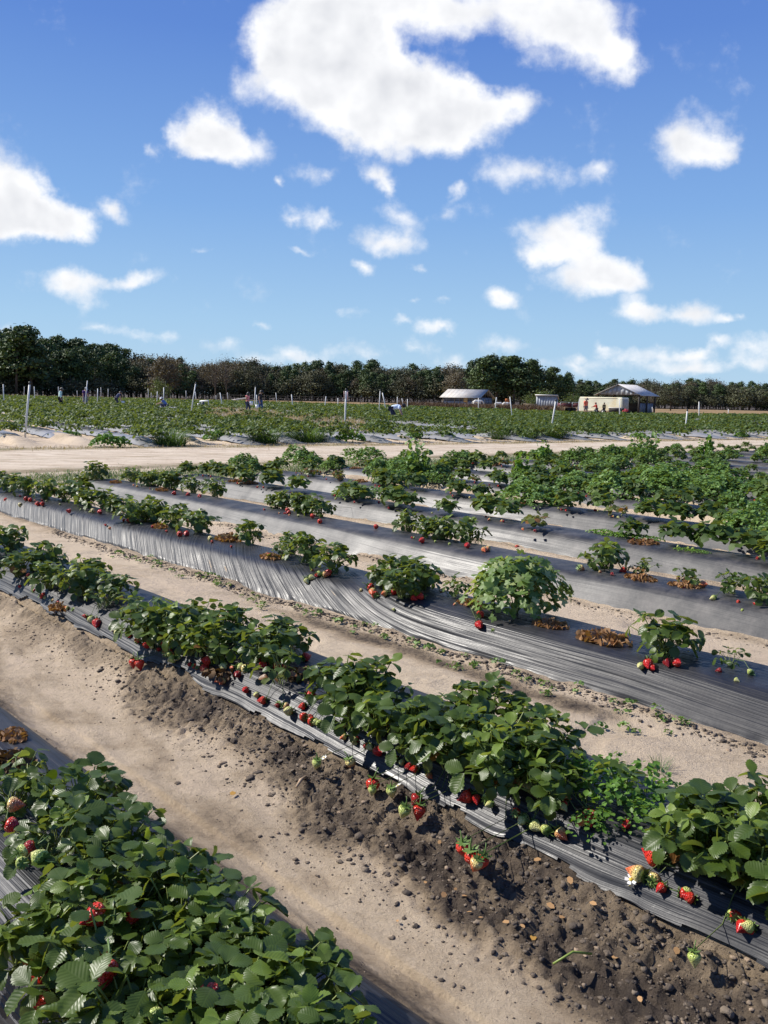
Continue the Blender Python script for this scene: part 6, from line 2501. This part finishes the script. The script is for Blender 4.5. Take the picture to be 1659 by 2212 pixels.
# fence of the pens along the wood
t = None
c0, c1 = at_depth(470, 868, 158), at_depth(1130, 880, 150)
t = thing('wire_fence', 'dark post and wire fence running along the foot of the wood', 'fence', (c0.x, c0.y, 0))
n_ = 26
for k in range(n_):
    q = Vector((c0.x, c0.y, 0)).lerp(Vector((c1.x, c1.y, 0)), k / (n_ - 1)) - t.location
    mb = MB()
    mb.tube([(q.x, q.y, -.1), (q.x + random.uniform(-.05, .05), q.y, 1.45)], .06, 6)
    mb.build('post', DARKW, t, True)
for z_ in (.4, .8, 1.2):
    mb = MB()
    e = Vector((c1.x - c0.x, c1.y - c0.y, 0))
    mb.tube([(0, -.07, z_), (e.x, e.y - .07, z_)], .022, 4)
    mb.build('wire', DARKW, t)
# pale fallen branch
p = at(517, 866, 0)
p = at_depth(515, 864, 150)
t = MB()
t.tube([(p.x - 1.6, p.y, .2), (p.x - .3, p.y, .45), (p.x + 1.2, p.y + .3, .7), (p.x + 2.0, p.y + .2, 1.15)], [.16, .15, .12, .05], 6)
t.tube([(p.x - .3, p.y, .45), (p.x + .6, p.y, .1)], [.1, .08], 6)
tag(t.build('fallen_branch', simple_mat('bleached_wood', (.55, .50, .43), .85), None, True), 'bleached fallen branch lying at the foot of the wood', 'branch')
# ------------------------------------------------------------------ people and animals
SKIN = simple_mat('skin', (.45, .26, .18), .55, .08)
HAIRM = simple_mat('dark_hair', (.018, .013, .010), .5, .2, 40)
_cl = {}


def cloth(col):
    if col not in _cl:
        _cl[col] = simple_mat('cloth_%d' % len(_cl), col, .85, .15, 12)
    return _cl[col]


def skin_mesh(name, verts, edges, rads, mat, parent, root=0, levels=1):
    me = bpy.data.meshes.new(name)
    me.from_pydata([tuple(v) for v in verts], edges, [])
    me.materials.append(mat)
    o = link(name, me, parent)
    sk = o.modifiers.new('skin', 'SKIN')
    sk.use_smooth_shade = True
    lay = me.skin_vertices[0].data if me.skin_vertices else None
    if lay is None:
        me.attributes  # layer is made by the modifier
        bm = bmesh.new()
        bm.from_mesh(me)
        bm.verts.layers.skin.verify()
        bm.to_mesh(me)
        bm.free()
        lay = me.skin_vertices[0].data
    for i, r in enumerate(rads):
        lay[i].radius = (r, r) if not isinstance(r, tuple) else r
        lay[i].use_root = (i == root)
    sb = o.modifiers.new('smooth', 'SUBSURF')
    sb.levels = levels
    sb.render_levels = levels
    return o


def person(label, loc, yaw, H=1.7, lean=0.0, hip_drop=0.0, knee=0.0, arms='down', shirt=(.5, .5, .5), legs=(.03, .04, .08), sleeves=.55, shorts=False, hat=None, hair=True, longhair=False, head_tilt=0.0, jacket=None):
    """a figure facing local +x; lean turns the trunk forward, knee bends the legs"""
    t = thing('person', label, 'person', loc, yaw, 'people in the field', H / 1.7)
    S = 1.0
    hipz = .90 - hip_drop
    P = {}
    P['pelvis'] = Vector((-.05 * lean - .28 * knee, 0, hipz))
    up = Vector((math.sin(lean), 0, math.cos(lean)))
    fw = Vector((math.cos(lean), 0, -math.sin(lean)))
    P['waist'] = P['pelvis'] + up * .16
    P['chest'] = P['pelvis'] + up * .38
    P['neckb'] = P['pelvis'] + up * .52
    hu = Vector((math.sin(lean + head_tilt), 0, math.cos(lean + head_tilt)))
    hf = Vector((math.cos(lean + head_tilt), 0, -math.sin(lean + head_tilt)))
    P['neck'] = P['neckb'] + hu * .07
    P['head'] = P['neckb'] + hu * .17 + hf * .015
    P['crown'] = P['neckb'] + hu * .245 + hf * .01
    P['nose'] = P['head'] + hf * .115 - hu * .012
    for s, k in ((1, 'L'), (-1, 'R')):
        P['hip' + k] = P['pelvis'] + Vector((0, s * .095, -.04))
        kz = hipz * .53
        step = .07 * s
        P['knee' + k] = Vector((P['pelvis'].x * .3 + .05 + .36 * knee + step, s * .105, kz if knee < .6 else .46))
        P['ank' + k] = Vector((-.02 + step * 1.2, s * .11, .085))
        P['toe' + k] = P['ank' + k] + Vector((.16, s * .02, -.045))
        P['sh' + k] = P['neckb'] + Vector((0, s * .175, 0)) - up * .045
        sh = P['sh' + k]
        if arms == 'down':
            P['el' + k] = sh + Vector((-.02, s * .05, -.28))
            P['wr' + k] = P['el' + k] + Vector((.07, -s * .01, -.24))
        elif arms == 'fold':       # forearms forward, holding something
            P['el' + k] = sh + Vector((-.03, s * .05, -.28))
            P['wr' + k] = P['el' + k] + Vector((.22, -s * .07, .02))
        elif arms == 'reach':      # straight down and forward to the plants
            P['el' + k] = sh + Vector((.08, s * .03, -.27))
            P['wr' + k] = P['el' + k] + Vector((.09, -s * .02, -.24))
        elif arms == 'out':
            P['el' + k] = sh + Vector((.22, s * .06, -.17))
            P['wr' + k] = P['el' + k] + Vector((.23, -s * .02, -.07))
        d = (P['wr' + k] - P['el' + k]).normalized()
        P['palm' + k] = P['wr' + k] + d * .075
        side = Vector((0, -s, 0))
        fwd = d.cross(side).normalized()
        for q, (off, l) in enumerate(((-.028, .065), (-.010, .08), (.010, .076), (.028, .06))):
            P['f%d%s' % (q, k)] = P['palm' + k] + d * l + fwd * off - side * .012
        P['f4' + k] = P['wr' + k] + d * .05 + fwd * -.05 + side * .02
    order = list(P)
    idx = {k: i for i, k in enumerate(order)}
    E = [('pelvis', 'waist'), ('waist', 'chest'), ('chest', 'neckb'), ('neckb', 'neck'), ('neck', 'head'), ('head', 'crown'), ('head', 'nose')]
    rad = {'pelvis': .125, 'waist': .115, 'chest': .135, 'neckb': .075, 'neck': .052, 'head': .098, 'crown': .07, 'nose': .016}
    for k in 'LR':
        E += [('pelvis', 'hip' + k), ('hip' + k, 'knee' + k), ('knee' + k, 'ank' + k), ('ank' + k, 'toe' + k), ('neckb', 'sh' + k), ('sh' + k, 'el' + k), ('el' + k, 'wr' + k), ('wr' + k, 'palm' + k), ('wr' + k, 'f4' + k)] + [('palm' + k, 'f%d%s' % (q, k)) for q in range(4)]
        rad.update({'hip' + k: .085, 'knee' + k: .058, 'ank' + k: .04, 'toe' + k: .035, 'sh' + k: .06, 'el' + k: .042, 'wr' + k: .03, 'palm' + k: .033, 'f4' + k: .01})
        rad.update({'f%d%s' % (q, k): .009 for q in range(4)})
    skin_mesh('body', [P[k] for k in order], [(idx[a], idx[b]) for a, b in E], [rad[k] for k in order], SKIN, t, 0, 1)

    def dress(name, keys, edges, rads, mat):
        ii = {k: i for i, k in enumerate(keys)}
        skin_mesh(name, [P[k] for k in keys], [(ii[a], ii[b]) for a, b in edges], rads, mat, t, 0, 1)
    for k in 'LR':
        P['sl' + k] = P['sh' + k].lerp(P['el' + k], sleeves) if sleeves <= 1 else P['el' + k].lerp(P['wr' + k], sleeves - 1)
        P['cuff' + k] = (P['knee' + k].lerp(P['hip' + k], .12) if shorts else P['ank' + k].lerp(P['knee' + k], .04))
    ks = ['pelvis', 'waist', 'chest', 'neckb', 'shL', 'shR', 'slL', 'slR'] + (['elL', 'elR'] if sleeves > 1 else [])
    ed = [('pelvis', 'waist'), ('waist', 'chest'), ('chest', 'neckb'), ('neckb', 'shL'), ('neckb', 'shR')]
    rd = [.15, .142, .158, .088, .078, .078, .066, .066]
    if sleeves > 1:
        ed += [('shL', 'elL'), ('elL', 'slL'), ('shR', 'elR'), ('elR', 'slR')]
        rd += [.06, .06]
        rd[6] = rd[7] = .05
    else:
        ed += [('shL', 'slL'), ('shR', 'slR')]
    dress('jacket' if jacket else 'shirt', ks, ed, rd, cloth(shirt))
    if jacket:     # tee showing in the open front
        P['tee0'] = P['waist'] + fw * .075
        P['tee1'] = P['chest'] + fw * .085
        dress('tee', ['tee0', 'tee1'], [('tee0', 'tee1')], [.09, .10], cloth(jacket))
    dress('shorts' if shorts else 'trousers', ['pelvis', 'hipL', 'kneeL', 'cuffL', 'hipR', 'kneeR', 'cuffR'] if not shorts else ['pelvis', 'hipL', 'cuffL', 'hipR', 'cuffR'],
          ([('pelvis', 'hipL'), ('hipL', 'kneeL'), ('kneeL', 'cuffL'), ('pelvis', 'hipR'), ('hipR', 'kneeR'), ('kneeR', 'cuffR')] if not shorts else [('pelvis', 'hipL'), ('hipL', 'cuffL'), ('pelvis', 'hipR'), ('hipR', 'cuffR')]),
          [.14, .102, .075, .06, .102, .075, .06] if not shorts else [.14, .102, .088, .102, .088], cloth(legs))
    for k in 'LR':
        mb = MB()
        a, b = P['ank' + k], P['toe' + k]
        mb.tube([a + Vector((-.07, 0, -.04)), a + Vector((.03, 0, -.015)), b + Vector((.03, 0, -.012))], [.045, .052, .032], 8)
        mb.build('shoe', cloth((.05, .045, .04)), t, True)
    M = Matrix((hf, Vector((0, 1, 0)), hu)).transposed()
    hc = P['head']

    def shell(name, prof, mat, zoff=0.0):
        mb = MB()
        n = 14
        vs = [hc + M @ Vector((r_ * math.cos(2 * math.pi * j / n) + xo, r_ * math.sin(2 * math.pi * j / n) * .92, z_ + zoff)) for (r_, z_, xo) in prof for j in range(n)]
        fs = [(i * n + j, i * n + (j + 1) % n, (i + 1) * n + (j + 1) % n, (i + 1) * n + j) for i in range(len(prof) - 1) for j in range(n)]
        fs.append(tuple((len(prof) - 1) * n + j for j in range(n)))
        mb.add(vs, fs)
        return mb.build(name, mat, t, True)
    if hair:
        shell('hair', [(.108, -.06 if not longhair else -.30, -.045), (.118, .0, -.03), (.112, .06, -.02), (.085, .115, -.01), (.03, .14, 0)], HAIRM)
    if hat:
        kind, col = hat
        if kind == 'cap':
            shell('cap', [(.115, .045, 0), (.11, .09, -.005), (.075, .13, -.01), (.02, .145, -.01)], cloth(col))
            mb = MB()
            mb.add([hc + M @ Vector(q) for q in ((.09, -.08, .055), (.09, .08, .055), (.19, .06, .03), (.19, -.06, .03), (.09, -.08, .065), (.09, .08, .065), (.19, .06, .04), (.19, -.06, .04))], [(3, 2, 1, 0), (4, 5, 6, 7), (2, 3, 7, 6), (0, 1, 5, 4), (1, 2, 6, 5), (3, 0, 4, 7)])
            mb.build('visor', cloth(col), t)
        else:
            shell('hat', [(.20, .035, 0), (.20, .045, 0), (.122, .06, 0), (.115, .12, 0), (.08, .16, 0), (.02, .165, 0)], cloth(col))
    for s in (-1, 1):
        mb = MB()
        mb.tube([hc + M @ Vector((.088, s * .034, .012)), hc + M @ Vector((.098, s * .034, .012))], .010, 6)
        mb.build('eye', HAIRM, t)
    return t, P


def bucket(label, wp):
    t = thing('bucket', label, 'bucket', wp, 0, None)
    mb = MB()
    mb.tube([(0, 0, 0), (0, 0, .30)], [.115, .14], 14)
    mb.build('pail', simple_mat('white_bucket', (.80, .80, .78), .45, .05), t, True)
    mb = MB()
    mb.tube([(-.14, 0, .29), (-.1, 0, .40), (0, 0, .44), (.1, 0, .40), (.14, 0, .29)], .006, 5)
    mb.build('handle', simple_mat('bucket_wire', (.4, .4, .4), .4), t, True)
    return t


def stand(x, yfeet, ytop):
    """ground point and height of an upright figure seen between these two places"""
    hor = 857 + (x - 830) * .0215
    p = at(x, yfeet, .0)
    h = at_depth(x, ytop, p.y).z
    return Vector((p.x, p.y, 0)), h


def reach_world(t, P, key):
    m = Matrix.Translation(t.location) @ Matrix.Rotation(t.rotation_euler.z, 4, 'Z') @ Matrix.Scale(t.scale.x, 4)
    return m @ P[key]


pt, h = stand(131, 884, 843)
person('person in mint jacket over a dark printed tee, wearing cap and black trousers', pt, R(10), 1.66, .12, 0, .05, 'down', (.62, .82, .74), (.012, .012, .014), 1.8, False, ('cap', (.26, .22, .17)), True, False, .25, (.05, .08, .16))
pt, h = stand(184, 884, 840)
person('person in purple shirt, grey shorts and grey cap behind a leaning post', pt, R(-40), 1.76, .22, 0, .05, 'down', (.085, .035, .16), (.26, .26, .26), .6, True, ('cap', (.36, .37, .38)), True, False, .35)
pt, h = stand(253, 881, 853)
t, P = person('person in navy shirt and dark trousers stooping with a white bucket', pt, R(25), 1.66, .62, .04, .15, 'reach', (.05, .065, .14), (.035, .04, .065), .6, False, None, True, False, .1)
w = reach_world(t, P, 'wrR')
bucket('white bucket in the hands of the stooping person in navy', (w.x + .12, w.y, max(.1, w.z - .42)))
pt, h = stand(354, 884, 866)
person('crouching person in blue shirt and white brimmed hat picking behind a post', pt, R(195), 1.68, .75, .52, .75, 'out', (.10, .18, .42), (.05, .06, .12), .6, False, ('hat', (.82, .80, .74)), True, False, -.3)
pt, h = stand(535, 895, 850)
t, P = person('long haired person in pink sleeveless top and jeans holding a white bucket', pt, R(-20), 1.62, .03, 0, .04, 'fold', (.85, .25, .24), (.03, .04, .085), .15, False, None, True, True, .3)
w = reach_world(t, P, 'palmL').lerp(reach_world(t, P, 'palmR'), .5)
bucket('white bucket held by the long haired person in pink', (w.x + .05, w.y - .06, w.z - .40))
pt, h = stand(562, 893, 843)
t, P = person('tall person in black shirt and blue jeans with dark cap, bucket at the side', pt, R(-15), 1.80, .05, 0, .03, 'down', (.014, .013, .014), (.055, .10, .22), .55, False, ('cap', (.02, .02, .022)), True, False, .45)
w = reach_world(t, P, 'palmR')
bucket('white bucket hanging beside the tall person in jeans', (w.x - .22, w.y - .05, w.z - .45))
pt, h = stand(848, 914, 880)
person('person in pale blue shirt and dark jeans bending deep over the plants', pt, R(-8), 1.78, 1.42, .06, .12, 'reach', (.60, .70, .88), (.022, .03, .065), .6, False, None, True, False, -.1)
pt, h = stand(1264, 900, 868)
person('person in coral shirt and grey shorts with wide brimmed hat standing before the car', pt, R(-60), 1.78, .06, 0, .03, 'down', (.85, .17, .10), (.22, .20, .19), .7, True, ('hat', (.34, .27, .2)), True, False, .35)
pt, h = stand(1287, 896, 876)
person('person in red shirt with dark trousers reaching towards the blue car', pt, R(190), 1.45, .25, .10, .3, 'out', (.50, .055, .03), (.03, .03, .035), 1.7, False, ('cap', (.35, .06, .04)), True, False, .0)
pt, h = stand(1304, 895, 877)
person('person in olive jacket and dark trousers standing against the cream trailer', pt, R(-90), 1.35, .05, 0, .03, 'down', (.09, .085, .045), (.02, .02, .022), 1.8, False, ('cap', (.05, .045, .03)), True, False, .2)
pt, h = stand(1354, 903, 889)
person('person in pinkish red shirt bent double over the beds before the barn', pt, R(195), 1.62, 1.35, .22, .35, 'reach', (.75, .09, .11), (.02, .02, .025), .7, False, None, True, False, -.1)

WHITEHIDE = simple_mat('white_hide', (.78, .74, .64), .8, .12, 4)


def grazer(label, name, loc, yaw, s, head_low=True):
    """a grazing four legged animal facing local +x, 1.3 m at the shoulder before scaling"""
    t = thing(name, label, 'animal', loc, yaw, 'white animals by the pens', s)
    P = {'rump': (-.68, 0, 1.10), 'loin': (-.35, 0, 1.14), 'belly': (.05, 0, 1.06), 'chest': (.48, 0, 1.08), 'wither': (.62, 0, 1.22), 'neck': (.92, 0, 1.18), 'poll': (1.20, 0, .92), 'muzz': (1.36, 0, .52), 'nose': (1.40, 0, .40), 'tail': (-.86, 0, .98), 'tail2': (-.92, 0, .45)}
    R_ = {'rump': .27, 'loin': .28, 'belly': .32, 'chest': .30, 'wither': .20, 'neck': .15, 'poll': .13, 'muzz': .085, 'nose': .07, 'tail': .045, 'tail2': .04}
    E = [('rump', 'loin'), ('loin', 'belly'), ('belly', 'chest'), ('chest', 'wither'), ('wither', 'neck'), ('neck', 'poll'), ('poll', 'muzz'), ('muzz', 'nose'), ('rump', 'tail'), ('tail', 'tail2')]
    for sd, k in ((1, 'L'), (-1, 'R')):
        P['ear' + k] = (1.10, sd * .13, 1.06)
        R_['ear' + k] = .03
        E.append(('poll', 'ear' + k))
        st = .08 * sd
        P.update({'stif' + k: (-.52 + st * .5, sd * .16, .78), 'hock' + k: (-.80 + st, sd * .16, .48), 'hfet' + k: (-.74 + st, sd * .16, .10), 'hhoof' + k: (-.70 + st, sd * .16, .02)})
        P.update({'elb' + k: (.50 - st * .5, sd * .17, .74), 'fkn' + k: (.54 - st, sd * .16, .42), 'ffet' + k: (.52 - st, sd * .16, .10), 'fhoof' + k: (.56 - st, sd * .16, .02)})
        R_.update({'stif' + k: .14, 'hock' + k: .065, 'hfet' + k: .05, 'hhoof' + k: .055, 'elb' + k: .11, 'fkn' + k: .06, 'ffet' + k: .048, 'fhoof' + k: .055})
        E += [('rump', 'stif' + k), ('stif' + k, 'hock' + k), ('hock' + k, 'hfet' + k), ('hfet' + k, 'hhoof' + k), ('chest', 'elb' + k), ('elb' + k, 'fkn' + k), ('fkn' + k, 'ffet' + k), ('ffet' + k, 'fhoof' + k)]
    o = list(P)
    ii = {k: i for i, k in enumerate(o)}
    skin_mesh('body', [P[k] for k in o], [(ii[a], ii[b]) for a, b in E], [R_[k] for k in o], WHITEHIDE, t, 0, 1)
    return t


c = at_depth(1030, 877, 146)
grazer('white animal grazing in front of the barn\'s dark open gable', 'grazing_animal', (c.x, c.y, 0), R(10), .95)
c = at_depth(1079, 878, 146)
grazer('white animal grazing behind a leaning post, its rump towards the orange board', 'grazing_animal', (c.x, c.y, 0), R(190), .72)
c = at_depth(1092, 878, 144)
grazer('white animal grazing beside the orange board', 'grazing_animal', (c.x, c.y, 0), R(5), .75)
